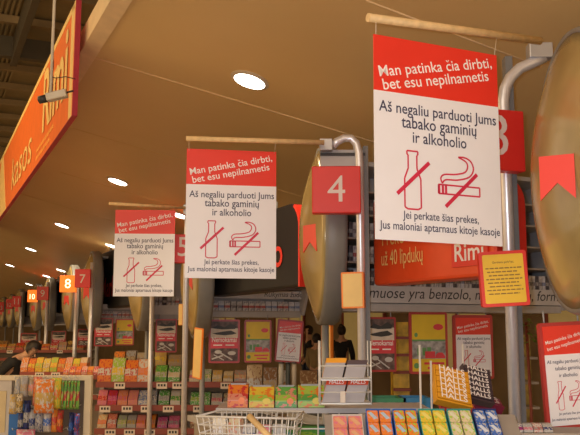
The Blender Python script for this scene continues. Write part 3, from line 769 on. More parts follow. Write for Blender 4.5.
row([(97,106.5,391,('pink','red','salmon'),'chocolate carton'),(107,116.5,391,('red','pink','magenta'),'chocolate carton'),(117,127,391,('salmon','pink','orange'),'chocolate carton'),(127.5,137.5,391,('salmon','salmon','pink'),'chocolate carton'),
     (138,147,391,('white','silver','blue'),'sweets carton'),(147.5,156.5,390,('silver','white','navy'),'sweets carton'),(158,169,391,('green','silver','white'),'gum carton'),(170,180,391,('white','green','cream'),'gum carton'),
     (190,200,393,('green','lime','white'),'gum carton'),(200.5,210,393,('green','green','white'),'gum carton'),(211,222,394,('silver','pink','cream'),'sweets bag'),(223,234,394,('cream','silver','brown'),'sweets bag')],
    404.8, SD+0.02, 'long sweet shelf middle rail', 'sweets on the middle rail of the long shelf', 0.2)
row([(97,106,416,('cream','salmon','orange'),'chocolate carton'),(107,116,415,('salmon','white','red'),'chocolate carton'),(117,126,416,('grey','cream','lime'),'sweets carton'),(126.5,135.5,416,('silver','gold','grey'),'sweets carton'),
     (136,145,416,('salmon','orange','pink'),'chocolate carton'),(145.5,155,416,('orange','salmon','gold'),'chocolate carton'),(157,167,418,('magenta','pink','grey'),'sweets bag'),(168,179,417,('pink','grey','magenta'),'sweets bag'),
     (190,201,416,('brown','salmon','cream'),'sweets carton')],
    427.8, SD+0.02, 'long sweet shelf lowest rail', 'sweets on the lowest rail of the long shelf', 0.2)
# shelf with orange and yellow packs behind the hanging rack
shelf_unit('sweet shelf of orange and yellow packs behind the rack of hanging bags', 20, 88, 10.2, [372,392], 0.3, [[40,56],[40]], 0.055, backh=0.02)
row([(20+7.4*k, 27+7.4*k, 358+(k%2), c, 'sweets pack') for k, c in enumerate((('orange','salmon','white'),('orange','yellow','red'),('yellow','lime','orange'),('yellow','gold','white'),('lime','yellow','orange'),
     ('orange','gold','red'),('salmon','orange','cream'),('yellow','orange','lime'),('cream','orange','salmon')))], 371.7, 10.25, 'shelf behind the hanging bags', 'packs on the shelf behind the hanging bags', 0.2)
shelf_unit('low far shelf with red packs beside the orange sweets', 62, 98, 9.4, [375,395], 0.25, [[80],[80]], 0.05, backh=0.02)
row([(63+6*k, 68.7+6*k, 367, c, 'bar carton') for k, c in enumerate((('orange','red','white'),('red','orange','cream'),('orange','salmon','red'),('salmon','red','white'),('orange','red','gold'),('red','salmon','white')))], 374.8, 9.42, 'low shelf beside orange packs', 'bar cartons on the low far shelf', 0.15)
# wire racks of chewing gum boxes farther back
shelf_unit('far rack of tan and ochre boxes above the long sweet shelf', 112, 182, 11.5, [366], 0.3, [[140]], 0.04, backh=0.02)
row([(113,124,352,('orange','gold','brown'),'box'),(125,135,351,('grey','tan','brown'),'box'),(136,144,353,('tan','brown','grey'),'box'),(145,153,352,('brown','tan','grey'),'box'),(154,166,351,('gold','yellow','tan'),'box'),(168,181,355,('tan','gold','grey'),'box')],
    365.8, 11.52, 'rack above the long shelf', 'boxes on the far rack', 0.2)
shelf_unit('farther dim shelf of red and gold packs at the left edge', -8, 92, 15.5, [350,358], 0.3, [[10,60],[40]], 0.05, backh=0.02)
row([(-2+8.6*k, 6+8.6*k, 341+(k*3%4), c, 'pack') for k, c in enumerate((('brown','orange','gold'),('gold','salmon','brown'),('red','brown','orange'),('tan','gold','red'),('salmon','brown','gold'),('orange','red','tan'),('red','gold','white'),('tan','grey','salmon'),('gold','brown','black'),('brown','red','gold')))],
    349.8, 15.55, 'dim shelf far behind', 'packs on the farther dim shelf', 0.2)

# ---------------------------------------------------------------- rack of hanging bags at the left
RD = 5.2
pr0 = at(40, 380, RD)
def rx(px): return (px-40)*RD/F
def rz(py): return at(40, py, RD).z
t = thing('hanging_rack', 'cream framed rack of hanging sweet bags at the lower left', 'rack', (pr0.x, pr0.y, 0))
bm = B(); box(bm, rx(84.5), rx(91.5), 0, 0.05, 0, rz(379)); obj('post', bm, m_cream, t, bevel=0.004)
bm = B(); box(bm, rx(-12), rx(91.5), 0, 0.05, rz(380.5), rz(375.5)); obj('top_rail', bm, m_cream, t, bevel=0.004)
bm = B(); box(bm, rx(-14), rx(11), 0.02, 0.06, 0, rz(380.5)); pn = obj('side_panel', bm, mat('rack_panel', (0.56,0.50,0.42), 0.5), t)
bm = B(); box(bm, rx(-4), rx(6.5), 0.012, 0.02, rz(432), rz(391)); obj('panel_window', bm, mat('panel_tan', (0.60,0.47,0.25), 0.5), pn, bevel=0.003)
bm = B(); box(bm, rx(11), rx(84.5), 0.10, 0.12, 0, rz(380.5)); obj('back_board', bm, mat('rack_back', (0.16,0.12,0.085), 0.7), t)
bm = B(); box(bm, rx(10.5), rx(27), 0.0, 0.03, 0.3, rz(404)); obj('blue_board', bm, mat('board_blue', (0.02,0.14,0.42), 0.5), t, bevel=0.004)
bm = B()
for yy in (377.5, 406, 428):
    for xx in range(18, 84, 6): tube(bm, [(rx(xx), 0.11, rz(yy)), (rx(xx), -0.06, rz(yy)), (rx(xx), -0.07, rz(yy)+0.012)], 0.003, 5)
obj('hook', bm, m_wire, t); bpy.context.view_layer.update()
def bag(label, x0, x1, y0, y1, cols, name='hanging_sweet_bag', puff=0.03, yoff=-0.06, sc=4.0, group='bags on the hanging rack'):
    wd = rx(x1)-rx(x0); h = rz(y0)-rz(y1); bm = B(); nu, nv = 6, 8; fr, bk = [], []
    for i in range(nu+1):
        u = i/nu; fr.append([]); bk.append([])
        for j in range(nv+1):
            v = j/nv; b = puff*(math.sin(math.pi*u)**0.6)*(math.sin(math.pi*v)**0.5) if 0 < i < nu and 0 < j < nv else 0.0
            cr = 0.004*math.sin(9*u+5*v)
            for L_, sg in ((fr,-1),(bk,1)): L_[-1].append(bm.verts.new(((u-0.5)*wd, sg*(b+0.002)+cr, -v*h)))
    for L_ in (fr, bk):
        for i in range(nu):
            for j in range(nv): bm.faces.new((L_[i][j], L_[i+1][j], L_[i+1][j+1], L_[i][j+1])).smooth = True
    bmesh.ops.remove_doubles(bm, verts=bm.verts, dist=0.0001)
    for i in range(nu):
        for j in (0, nv): bm.faces.new((fr[i][j], fr[i+1][j], bk[i+1][j], bk[i][j]))
    for j in range(nv):
        for i in (0, nu): bm.faces.new((fr[i][j], fr[i][j+1], bk[i][j+1], bk[i][j]))
    m = pm(*cols, sc)
    o = obj(name, bm, m, loc=(pr0.x+rx((x0+x1)/2), pr0.y+yoff, rz(y0)))
    return tag(o, label, 'sweets', group)
bag('silver grey bag at the left end of the hanging rack, top row', 18, 25, 376, 397, ('silver','grey','cream'))
bag('grey and brown bag, second in the top row of the hanging rack', 24.5, 32, 375, 396, ('grey','tan','silver'), yoff=-0.075)
bag('dull pink bag, third in the top row of the hanging rack', 31.5, 39, 376, 396, ('tan','salmon','grey'))
bag('gold and silver bag hanging low at the left of the rack', 16, 23, 393, 412, ('gold','cream','silver'), yoff=-0.10)
bag('yellow cream bag below the grey bags', 22.5, 29, 392, 411, ('cream','gold','black'), yoff=-0.10)
bag('dark blue bag in front of the blue board', 24, 30, 409, 431, ('navy','grey','black'), yoff=-0.08)
bag('dark blue striped bag right of another dark blue bag', 29.5, 36, 399, 429, ('navy','silver','black'), yoff=-0.085)
bag('red and orange bag at the top middle of the hanging rack', 37.5, 46, 376, 404, ('salmon','orange','red'), yoff=-0.08)
bag('big orange bag with a pale print in the middle of the hanging rack', 41, 60, 378, 411, ('orange','gold','white'), puff=0.05, yoff=-0.12)
bag('yellow orange bag right of the big orange bag', 55, 65, 377, 407, ('yellow','orange','lime'), yoff=-0.08)
for k in range(6):
    bag('green topped red ended lolly, %s from the left beside the cream post' % ORD[k], 64+3.1*k, 66.8+3.1*k, 380, 408, ('green','red','lime') if k%2 else ('green','lime','red'), 'lolly', 0.012, -0.06, 2.0, 'green and red lollies on the hanging rack')
bag('grey and blue striped bag in the lower row, left one', 33, 41, 408, 430, ('silver','navy','grey'), yoff=-0.07)
bag('silver striped bag in the lower row, second', 40.5, 48.5, 407, 430, ('grey','silver','navy'), yoff=-0.075)
bag('pale blue bag in the lower row, third', 48, 56, 408, 430, ('silver','blue','white'), yoff=-0.07)
bag('orange bag in the lower row left of the dark bags', 56, 62, 406, 430, ('orange','red','gold'), yoff=-0.06)
bag('red bag in the lower row beside the orange one', 61.5, 67.5, 409, 430, ('red','orange','brown'), yoff=-0.065)
bag('navy bag in the lower row next to the cream post', 73, 78, 411, 436, ('navy','blue','black'), yoff=-0.06)
bag('blue and red bag in the lower row touching the cream post', 78, 83.5, 412, 436, ('blue','navy','red'), yoff=-0.06)
bag('bright pink bag at the bottom of the hanging rack', 26, 44, 426, 446, ('pink','magenta','white'), yoff=-0.14)

# ---------------------------------------------------------------- wire display in the middle: rail shelf with tea boxes
WD = 3.62
def wx(px, c=318): return (px-c)*WD/F
wp = at(318, 408, WD)
t = thing('wire_display', 'long white wire display shelf carrying four fruit tea cartons', 'rack', (wp.x, wp.y, 0))
z0 = wp.z
bm = B(); box(bm, wx(216), wx(430), -0.008, 0.004, z0-0.022, z0); box(bm, wx(216), wx(430), 0.004, 0.30, z0-0.008, z0-0.002); obj('front_rail', bm, m_lgrey, t)
bm = B()
for px in (255, 276, 297, 318, 339, 360, 381, 402): tube(bm, [(wx(px), -0.004, z0-0.02), (wx(px), -0.004, z0-0.40)], 0.004, 6)
for zz in (z0-0.09, z0-0.40): tube(bm, [(wx(216), -0.004, zz), (wx(430), -0.004, zz)], 0.004, 6)
obj('wire_front', bm, m_wire, t)
bm = B(); box(bm, wx(216), wx(430), 0.0, 0.30, z0-0.155, z0-0.145); obj('lower_shelf', bm, m_shelf, t)
for sx in (216, 428):
    bm = B(); box(bm, wx(sx), wx(sx+3), 0.27, 0.30, 0, z0); obj('leg', bm, m_lgrey, t)
for i, (x0, x1, yt, c, lb) in enumerate(((227,248,383,('orange','salmon','red'),'orange and red fruit tea carton, left end of the wire shelf'),(248.5,274.5,385,('yellow','lime','orange'),'yellow and green fruit tea carton on the wire shelf'),
     (275,297,385,('green','lime','salmon'),'green tea carton with an orange fruit print on the wire shelf'),(297.5,325,384,('lime','green','orange'),'widest green carton on the wire shelf beside the packet stand'))):
    tt_ = put_carton(lb, 'tea', 'tea_carton', x0, x1, yt+3, 407.6, WD+0.02, c, 'fruit tea cartons on the wire shelf', 0.13, 2.2, True)
    wd = (x1-x0)*WD/F*0.96; h = (407.6-yt-3)*WD/F
    bm = B(); box(bm, -wd*0.38, wd*0.38, 0.06, 0.10, h, h+0.007); obj('tuck_flap', bm, mat('flap_grey', (0.30,0.31,0.34), 0.5), tt_)
    bm = B(); plate(bm, ell(wd*0.2, h*0.32, wd*0.16, h*0.16), -0.002, 0.0); obj('fruit_print', bm, mat('fruit_%d' % (i%2), ((0.85,0.25,0.1),(0.75,0.6,0.1))[i%2], 0.5), tt_)
for i, (x0, x1, c, lb) in enumerate(((254,275,('green','green','lime'),'left dark green carton under the wire shelf'),(276,297,('green','teal','green'),'second dark green carton under the wire shelf'),(298,318,('green','lime','green'),'third dark green carton under the wire shelf'),(319,339,('teal','green','teal'),'teal carton under the wire shelf'))):
    put_carton(lb, 'tea', 'tea_carton', x0, x1, 414, 426, WD+0.03, c, 'cartons on the lower level of the wire shelf', 0.13, 2.2, z=z0-0.145)
# packet stand: white wire stand with four slanted packets
PD = 3.42
pp = at(346, 404, PD)
def qx(px): return (px-346)*PD/F
def qz(py): return at(346, py, PD).z - pp.z
t = thing('packet_stand', 'small white wire stand with two rows of slanted packets beside pole four', 'rack', pp, R(0))
bm = B()
for px in (320, 371):
    tube(bm, [(qx(px),-0.02,qz(404)), (qx(px),-0.02,qz(341))], 0.0032, 6)
    tube(bm, [(qx(px),0.12,qz(404)), (qx(px),0.12,qz(341))], 0.0032, 6)
for py in (404, 392, 378, 366):
    tube(bm, [(qx(320),-0.02,qz(py)), (qx(371),-0.02,qz(py))], 0.0028, 6)
    for px in (320, 371): tube(bm, [(qx(px),-0.02,qz(py)), (qx(px),0.12,qz(py))], 0.0028, 6)
for px in (326, 334, 345, 357, 365): tube(bm, [(qx(px),-0.02,qz(404)), (qx(px),0.12,qz(404))], 0.0025, 5)
obj('wire_frame', bm, m_wire, t)
bm = B(); box(bm, qx(320), qx(371), -0.015, 0.115, qz(380.5), qz(379.5)); box(bm, qx(320), qx(371), -0.015, 0.115, qz(403.6), qz(402.6)); obj('wire_shelf', bm, m_wire, t)
bm = B(); box(bm, qx(340), qx(345), -0.03, -0.021, qz(402), qz(391)); obj('ticket_holder', bm, m_tag, t)
def packet(label, x0, x1, yt, yb_, top, body, txt=None):
    wd = (x1-x0)*PD/F; h = (yb_-yt)*PD/F
    p = at((x0+x1)/2, yb_, PD)
    k = thing('lozenge_packet', label, 'sweets', (p.x, pp.y+0.0, p.z), 0, 'packets in the wire stand')
    sk = 0.18*wd
    bm = B(); Ms = Matrix.Identity(4); Ms[0][2] = 0.28; Ms[1][2] = 0.55
    fs = box(bm, -wd/2, wd/2, 0, 0.035, 0, h*0.78, 0, Ms); fs[5].material_index = 1; obj('packet_body', bm, [body, top], k)
    bm = B(); box(bm, -wd/2-0.001, wd/2+0.001, -0.003, 0.036, h*0.78, h, 0, Ms); c = obj('packet_top', bm, top, k)
    if txt:
        bm = B(); write(bm, txt, 0, h*0.83, wd*0.75, -0.0042, bold=0.015, M=Ms); obj('lettering', bm, m_wink, c)
m_pk = mat('packet_grey', (0.44,0.42,0.45), 0.45, vary=0.1)
packet('orange topped grey packet, upper left in the wire stand', 322, 342, 359, 379.3, mat('packet_orange', (0.82,0.36,0.03), 0.4), m_pk)
packet('dark topped grey packet, upper right in the wire stand', 344, 364, 361, 379.3, mat('packet_dark', (0.10,0.07,0.08), 0.4), m_pk)
packet('red topped grey packet, lower left in the wire stand', 322, 342, 381, 402.3, mat('packet_red', (0.72,0.08,0.03), 0.4), m_pk, 'HALLS')
packet('red topped grey packet, lower right in the wire stand', 344, 364, 381, 402.3, mat('packet_red', (0.72,0.08,0.03), 0.4), m_pk, 'HALLS')

# ---------------------------------------------------------------- wire basket with a wooden grip, lower centre
KD = 3.0
kp = at(245, 452, KD)
def kx(px): return (px-245)*KD/F
t = thing('wire_basket', 'chrome wire basket with a pale wooden bar, lower centre', 'basket', kp, R(-12))
bm = B(); zt_ = 0.125; W2, D2 = 0.19, 0.26
rim = [(-W2,0,zt_),(W2,0,zt_),(W2*0.9,D2,zt_),(-W2*0.9,D2,zt_),(-W2,0,zt_)]
tube(bm, rim, 0.004, 8)
lo = [(-W2*0.9,0.02,0.0),(W2*0.9,0.02,0.0),(W2*0.8,D2-0.02,0.0),(-W2*0.8,D2-0.02,0.0),(-W2*0.9,0.02,0.0)]
for f in (0.0, 0.25, 0.5, 0.75):
    tube(bm, [tuple(Vector(a)*f + Vector(b)*(1-f)) for a, b in zip(rim, lo)], 0.0028, 6)
obj('wire_rim', bm, m_wire, t)
bm = B()
for k in range(17):
    u = k/16; f0 = Vector(rim[0]).lerp(Vector(rim[1]), u); f1 = Vector(lo[0]).lerp(Vector(lo[1]), u); b0 = Vector(rim[3]).lerp(Vector(rim[2]), u); b1 = Vector(lo[3]).lerp(Vector(lo[2]), u)
    tube(bm, [f0, f1, b1, b0], 0.0022, 5)
obj('wire_cage', bm, m_wire, t)
bm = B(); tube(bm, [(0.02,-0.02,zt_+0.008),(0.235,-0.16,-0.02)], 0.012, 10); obj('wooden_bar', bm, m_wood, t)
bm = B(); box(bm, -0.16, 0.16, 0.03, 0.22, -0.012, 0.0); obj('base_tray', bm, m_shelf, t)
bm = B()
for sx in (-0.15, 0.12):
    for sy in (0.04, 0.2): box(bm, sx, sx+0.03, sy, sy+0.03, -kp.z, -0.012)
obj('stand_leg', bm, m_shelf, t)
Mk = Matrix.Translation(kp) @ Matrix.Rotation(R(-12), 4, 'Z')
for i, (x, y, rz_, c, lb) in enumerate(((-0.125,0.08,0.3,('cream','tan','white'),'cream wrapped pastry at the left end of the wire basket'),(-0.075,0.10,-0.2,('cream','white','salmon'),'cream and white pack beside the wrapped pastry'),
      (-0.02,0.12,0.15,('silver','navy','white'),'silver and navy pack in the middle of the wire basket'),(0.04,0.10,-0.1,('pink','white','silver'),'pink and white pack in the wire basket'),(0.10,0.13,0.2,('silver','white','grey'),'plain silver pack at the right of the wire basket'))):
    o = obj('sweets_pack', carton(c, 0.05, 0.085 if i > 1 else 0.115, 0.04), pm(*c, 3.0), loc=Mk @ Vector((x, y, 0.001)), rot=(0,0,R(-12)+rz_)); tag(o, lb, 'sweets', 'packs in the wire basket')

# ---------------------------------------------------------------- chewing gum cartons in the foreground
GD = 2.95
gp = at(420, 453, GD)
t = thing('gum_display', 'sloping steel display tray with a row of chewing gum cartons, lower right', 'rack', (gp.x, gp.y, 0))
gz = gp.z
bm = B(); Mg = Matrix.Translation((0,0,gz-0.03)) @ Matrix.Rotation(R(38), 4, 'X')
box(bm, -0.34, 0.40, 0, 0.24, -0.012, 0, 0, Mg); obj('tray', bm, m_shelf, t)
bm = B(); box(bm, -0.34, 0.40, -0.012, 0, -0.02, 0.035, 0, Mg); obj('front_lip', bm, m_wire, t)
bm = B(); box(bm, -0.33, 0.39, 0.01, 0.30, 0, gz-0.06); obj('stand', bm, m_dark, t)
gum = [(333,366,('salmon','orange','pink'),'white rimmed pink and orange gum carton, leftmost in the front row', 'white','salmon'),
       (369,396,('orange','lime','salmon'),'orange and green gum carton right of the pink one', 'blue','orange'),
       (397,423,('orange','cream','lime'),'orange and cream gum carton left of the yellow one', 'blue','orange'),
       (424,453,('yellow','gold','lime'),'yellow gum carton in the front row', 'teal','yellow'),
       (454,480,('cream','green','lime'),'green and cream gum carton under the black menthol sticks', 'teal','green'),
       (481,507,('blue','white','silver'),'blue and white gum carton beside the thick pole', 'navy','blue')]
MG = Matrix.Translation((gp.x, gp.y, 0)) @ Mg
for i, (x0, x1, c, lb, side, top) in enumerate(gum):
    wd = (x1-x0)*GD/F*0.95; xc = ((x0+x1)/2-420)*GD/F; h = 0.20
    k = thing('gum_carton', lb, 'chewing gum', MG @ Vector((xc, 0.012 - (0.03 if i == 0 else 0), 0.001)), rot=(R(38),0,0), group='gum cartons on the sloping tray')
    bm = B(); dp = 0.05
    box(bm, -wd/2, wd/2, 0, h, 0, 0.004); box(bm, -wd/2, -wd/2+0.003, 0, h, 0.004, dp); box(bm, wd/2-0.003, wd/2, 0, h, 0.004, dp); box(bm, -wd/2, wd/2, 0, 0.003, 0.004, dp*0.6); box(bm, -wd/2, wd/2, h-0.003, h, 0.004, dp+0.006)
    obj('tray_box', bm, mat('gum_side_'+side, Cc[side], 0.45), k)
    # two columns of three gum packs, things of their own
    nm = lb.split(' gum carton')[0]
    for ci in range(2):
        for ri in range(3):
            Mp = MG @ Matrix.Translation((xc - wd/4 + ci*wd/2, 0.018 - (0.03 if i == 0 else 0) + ri*0.064, 0.006))
            bm = B(); pw, ph = wd*0.44, 0.060
            plate(bm, rrect(-pw/2, pw/2, 0.0, ph, 0.006), -0.042 - 0.003*ri, 0, 0, Matrix(((1,0,0,0),(0,0,1,0),(0,-1,0,0),(0,0,0,1))))
            bar2_pts = [(-pw*0.42, ph*0.78), (-pw*0.1, ph*0.85), (pw*0.42, ph*0.30), (pw*0.1, ph*0.2)]
            zt2 = 0.042 + 0.003*ri
            va = [bm.verts.new((a, b, zt2+0.0012)) for a, b in bar2_pts]; vb = [bm.verts.new((a, b, zt2-0.001)) for a, b in bar2_pts]
            f = bm.faces.new(va); f.material_index = 1
            for q in range(4):
                f = bm.faces.new((va[q], vb[q], vb[(q+1)%4], va[(q+1)%4])); f.material_index = 1
            o = obj('gum_pack', bm, [printed('gumprint_%d' % i, Cc[c[0]], Cc[c[1]], Cc[c[2]], 4.0, (0.25,0.55), thr=0.55), mat('gum_stripe_%d' % i, [(0.80,0.45,0.25),(0.45,0.60,0.75),(0.45,0.60,0.75),(0.85,0.75,0.2),(0.75,0.75,0.55),(0.70,0.75,0.85)][i], 0.4)])
            o.matrix_world = Mp
            tag(o, 'flat gum pack lying in the ' + ' '.join(lb.split(',')[0].split()[:10]), 'chewing gum', 'gum packs in the ' + lb.split(',')[0])

# ---------------------------------------------------------------- menthol sweets: boxes of sticks on a slanted wire holder
HD = 3.25
def halls(label, px, py, d, cols, mbox, group, n=6, wpx=33, tilt=56, title='HALLS'):
    p = at(px, py, d); wd = wpx*d/F; st = 0.0255
    k = thing('menthol_carton', label, 'sweets', p, rot=(R(tilt), R(13), R(14)), group='menthol sweet cartons')
    L_ = n*st
    bm = B(); box(bm, -wd/2-0.004, wd/2+0.004, -0.004, L_+0.004, -0.004, 0.0); box(bm, -wd/2-0.006, -wd/2-0.002, -0.004, L_+0.004, 0, 0.03); box(bm, wd/2+0.002, wd/2+0.006, -0.004, L_+0.004, 0, 0.03); box(bm, -wd/2-0.006, wd/2+0.006, -0.012, -0.004, -0.004, 0.034)
    obj('carton', bm, mbox, k)
    Mh = Matrix.Translation(p) @ Matrix.Rotation(R(14), 4, 'Z') @ Matrix.Rotation(R(13), 4, 'Y') @ Matrix.Rotation(R(tilt), 4, 'X')
    for i in range(n):
        s_ = thing('menthol_stick', 'wrapped stick in the ' + label, 'sweets', group='sticks in the ' + label)
        s_.matrix_world = Mh @ Matrix.Translation((0, i*st, 0.001))
        bm = B(); box(bm, -wd/2, wd/2, 0.0012, st-0.0012, 0, 0.034); obj('wrapper', bm, cols, s_, bevel=0.003)
        bm = B(); write(bm, title, 0, 0, wd*0.80, 0, bold=0.015, height=0.95)
        for v in bm.verts: v.co = Vector((v.co.x, st*0.22 + v.co.z*0.85, 0.0352))
        obj('lettering', bm, m_wink, s_)
    return k
m_ho = mat('menthol_orange', (0.72,0.33,0.02), 0.35); m_hb = mat('menthol_black', (0.06,0.04,0.05), 0.35); m_hr = mat('menthol_red', (0.62,0.06,0.05), 0.35); m_hp = mat('menthol_plum', (0.20,0.02,0.05), 0.35)
halls('orange carton of menthol sticks on the wire holder', 451, 405, HD, m_ho, m_ho, 'x', 6, 36)
halls('black carton of menthol sticks beside the orange one', 477, 402, HD+0.14, m_hb, m_hb, 'x', 6, 28)
halls('red carton of menthol sticks below the orange one', 456, 411, HD+0.10, m_hr, m_hr, 'x', 2, 34, 30)
halls('plum carton of menthol sticks below the black one', 487, 409, HD+0.2, m_hp, m_hp, 'x', 2, 28, 30)
hp = at(455, 412, HD+0.02)
t = thing('wire_holder', 'white wire holder with tall thin uprights behind the menthol cartons', 'rack', (hp.x, hp.y, 0))
def hx(px): return (px-455)*(HD+0.02)/F
for px, py in ((421,345),(432,361),(476,345)):
    bm = B(); tube(bm, [(hx(px),0.0 if px<470 else 0.22,0.0),(hx(px),0.0 if px<470 else 0.22,at(px,py,HD+0.02).z)], 0.0045, 8); obj('upright', bm, m_wire, t)
bm = B(); box(bm, hx(421), hx(505), 0.02, 0.24, hp.z-0.05, hp.z-0.04); obj('wire_shelf', bm, m_wire, t)

# right of the thick pole: low tray of sweets under the framed notice
p = at(528, 432, 3.1)
t = thing('sweet_tray', 'low grey tray under the large framed notice at the right edge', 'rack', (p.x, p.y, 0))
bm = B(); box(bm, -0.06, 0.30, 0, 0.2, p.z-0.03, p.z-0.005); obj('tray', bm, m_shelf, t)
bm = B(); box(bm, -0.05, 0.29, 0.02, 0.18, 0, p.z-0.03); obj('stand', bm, m_dark, t)
for i, c in enumerate((('white','magenta','navy'),('silver','pink','white'),('white','grey','red'),('silver','navy','white'))):
    put_carton('%s and %s sweets box, %s from the thick pole, under the framed notice' % (c[0], c[1], ORD[i]), 'sweets', 'sweets_box', 514+10*i, 523.5+10*i, 425, 433, 3.12, c, 'boxes under the large framed notice', 0.06, z=p.z-0.004)

# ---------------------------------------------------------------- things behind the tills on the right
def plain(name, label, cat, x0, y0, x1, y1, d, dep, m, group=None, floor=False, bevel=0.006, parts=None):
    p = at((x0+x1)/2, y1, d); wd = (x1-x0)*d/F; z1 = at((x0+x1)/2, y0, d).z
    zb = 0 if floor else p.z
    t = thing(name, label, cat, (p.x, p.y, zb), group=group)
    return t, wd, z1-zb
# yellow display
t, wd, h = plain('display_stand', 'glossy yellow display stand beyond the tills, left of the larger yellow poster', 'stand', 394, 322, 410, 395, 7.6, 0.3, None, floor=True)
bm = B(); box(bm, -wd/2, wd/2, 0.02, 0.25, 0, h); obj('back', bm, mat('display_yellow', (0.62,0.40,0.03), 0.25, vary=0.3, scale=12), t)
for k in range(5):
    bm = B(); box(bm, -wd/2-0.005, wd/2+0.005, -0.06, 0.02, h-0.16-k*0.16, h-0.135-k*0.16); obj('shelf_board', bm, m_brown, t)
# shop windows and lit shelves along the right wall
for i, (s, ln, zz) in enumerate(((2.0,1.8,2.3),(5.0,1.8,2.3),(8.2,1.8,2.3),(11.5,1.8,2.3),(15,1.8,2.3),(19,1.8,2.3),(24,1.8,2.3))):
    bm = B(); x = 8.98
    box(bm, x-0.02, x+0.01, s, s+ln, 0.9, zz, 0, Mr)
    struct(obj('window_%d' % (i+1), bm, mat('warm_lit_glass', (0.30,0.22,0.08), 0.2, emit=(1.0,0.62,0.18), es=0.14)), 'warm lit shop window on the far wall')
    bm = B()
    for a, b, c, d_ in ((s-0.06,s,0.84,zz+0.06),(s+ln,s+ln+0.06,0.84,zz+0.06),(s+ln/2-0.02,s+ln/2+0.02,0.9,zz)): box(bm, x-0.05, x, a, b, c, d_, 0, Mr)
    for c in (0.84, zz): box(bm, x-0.05, x, s, s+ln, c, c+0.06, 0, Mr)
    fr = obj('window_frame', bm, m_brown); fr.parent = bpy.data.objects['window_%d' % (i+1)]
# green and blue bins
for nm, lb, x0, x1, m in (('storage_bin','green plastic bin edge right of the packet stand',372,404,mat('bin_green',(0.04,0.25,0.10),0.4)),('storage_bin','blue plastic bin edge right of the green bin',405,434,mat('bin_blue',(0.03,0.22,0.45),0.4))):
    d = 4.6; p = at((x0+x1)/2, 403, d); wd = (x1-x0)*d/F; bm = B()
    box(bm, -wd/2, wd/2, 0, 0.3, -0.25, -0.235); box(bm, -wd/2, wd/2, 0, 0.012, -0.25, 0.02); box(bm, -wd/2, wd/2, 0.288, 0.3, -0.25, 0.02); box(bm, -wd/2, -wd/2+0.012, 0, 0.3, -0.25, 0.02); box(bm, wd/2-0.012, wd/2, 0, 0.3, -0.25, 0.02)
    t = thing(nm, lb, 'bin', p, group='plastic bins on the till counter'); obj('body', bm, m, t)
    bm = B(); box(bm, -wd/2-0.01, wd/2+0.01, -0.012, 0, 0.005, 0.028); obj('lip', bm, m, t)
# till counters (one per lane in view) with belt and side panels
m_ctr = mat('counter_grey', (0.34,0.29,0.24), 0.5); m_belt = mat('counter_belt', (0.04,0.04,0.04), 0.6)
for i, (px, py, d, lb) in enumerate(((300,402,4.9,'till counter behind the fruit tea cartons'),(420,406,5.0,'till counter behind the plastic bins'),(262,388,8.9,'till counter behind the long sweet shelf'),(110,378,12.6,'far till counter beyond the ochre boxes'),(60,366,17.0,'distant till counter beyond the orange sweets'))):
    p = at(px, py, d)
    t = thing('till_counter', lb, 'counter', (p.x, p.y, 0), R(24.3), 'till counters')
    zc = 0.90 if i > 1 else 1.0
    zc = min(zc, p.z)
    bm = B(); box(bm, -0.25, 0.25, 0.0, 1.3, 0, zc-0.06); obj('cabinet_body', bm, m_ctr, t)
    bm = B(); box(bm, -0.29, 0.29, -0.04, 1.34, zc-0.06, zc-0.02); obj('worktop', bm, m_lgrey, t)
    bm = B(); box(bm, -0.18, 0.18, 0.05, 1.25, zc-0.02, zc); obj('belt', bm, m_belt, t)
# boxes and upright rolls on the counter behind the tea cartons
for i, (x0, x1, y0, y1, d, c, lb) in enumerate(((246,262,366,388,6.9,('tan','grey','brown'),'tan carton standing behind the yellow tea carton'),(263,277,369,388,6.8,('brown','tan','grey'),'brown carton standing behind the yellow tea carton'),(278,289,372,390,6.7,('grey','tan','brown'),'grey carton behind the green tea carton'),
      (300,318,372,390,6.4,('brown','brown','tan'),'dark brown carton behind the widest green carton'))):
    put_carton(lb, 'carton', 'counter_carton', x0, x1, y0, y1+12, d, c, 'cartons behind the fruit tea', 0.2, z=None)
for i, (px, m, lb) in enumerate(((281,mat('roll_grey',(0.3,0.27,0.22),0.6),'upright grey paper roll behind the green tea carton'),(288,mat('roll_black',(0.03,0.035,0.03),0.5),'upright dark green roll left of the grey strip'),(294,mat('roll_tan',(0.35,0.28,0.2),0.6),'upright tan roll behind the widest green carton'))):
    p = at(px, 404, 5.6); bm = B(); hh = 40*5.6/F; tube(bm, [(0,0,0),(0,0,hh)], 0.017, 14); t = thing('paper_roll', lb, 'roll', p, group='rolls standing behind the tea cartons'); obj('roll', bm, m, t)
    bm = B(); tube(bm, [(0,0,hh),(0,0,hh+0.008)], 0.02, 14); obj('end_cap', bm, m_dark, t)
p = at(530, 412, 6.2)
t = thing('leafy_plant', 'green leafy plant beyond the tills right of the thick pole', 'plant', (p.x, p.y, 0))
bm = B(); rnd = random.Random(5); topz = at(530, 322, 6.2).z
for k in range(90):
    c = Vector((rnd.uniform(-0.13,0.13), rnd.uniform(-0.1,0.1), topz + rnd.uniform(-0.16,0.10))); dr = Vector((rnd.uniform(-1,1), rnd.uniform(-1,0.4), rnd.uniform(-0.6,0.6))).normalized()*0.05; s = dr.cross(Vector((0,0,1))).normalized()*0.016
    bm.faces.new([bm.verts.new(v) for v in (c, c+dr*0.5+s, c+dr, c+dr*0.5-s)])
obj('foliage', bm, mat('leaf', (0.20,0.30,0.04), 0.5, vary=0.4), t)
bm = B(); tube(bm, [(0,0,0.3),(0.01,0,1.0),(0,0.01,topz)], 0.012, 8); obj('stem', bm, m_brown, t)
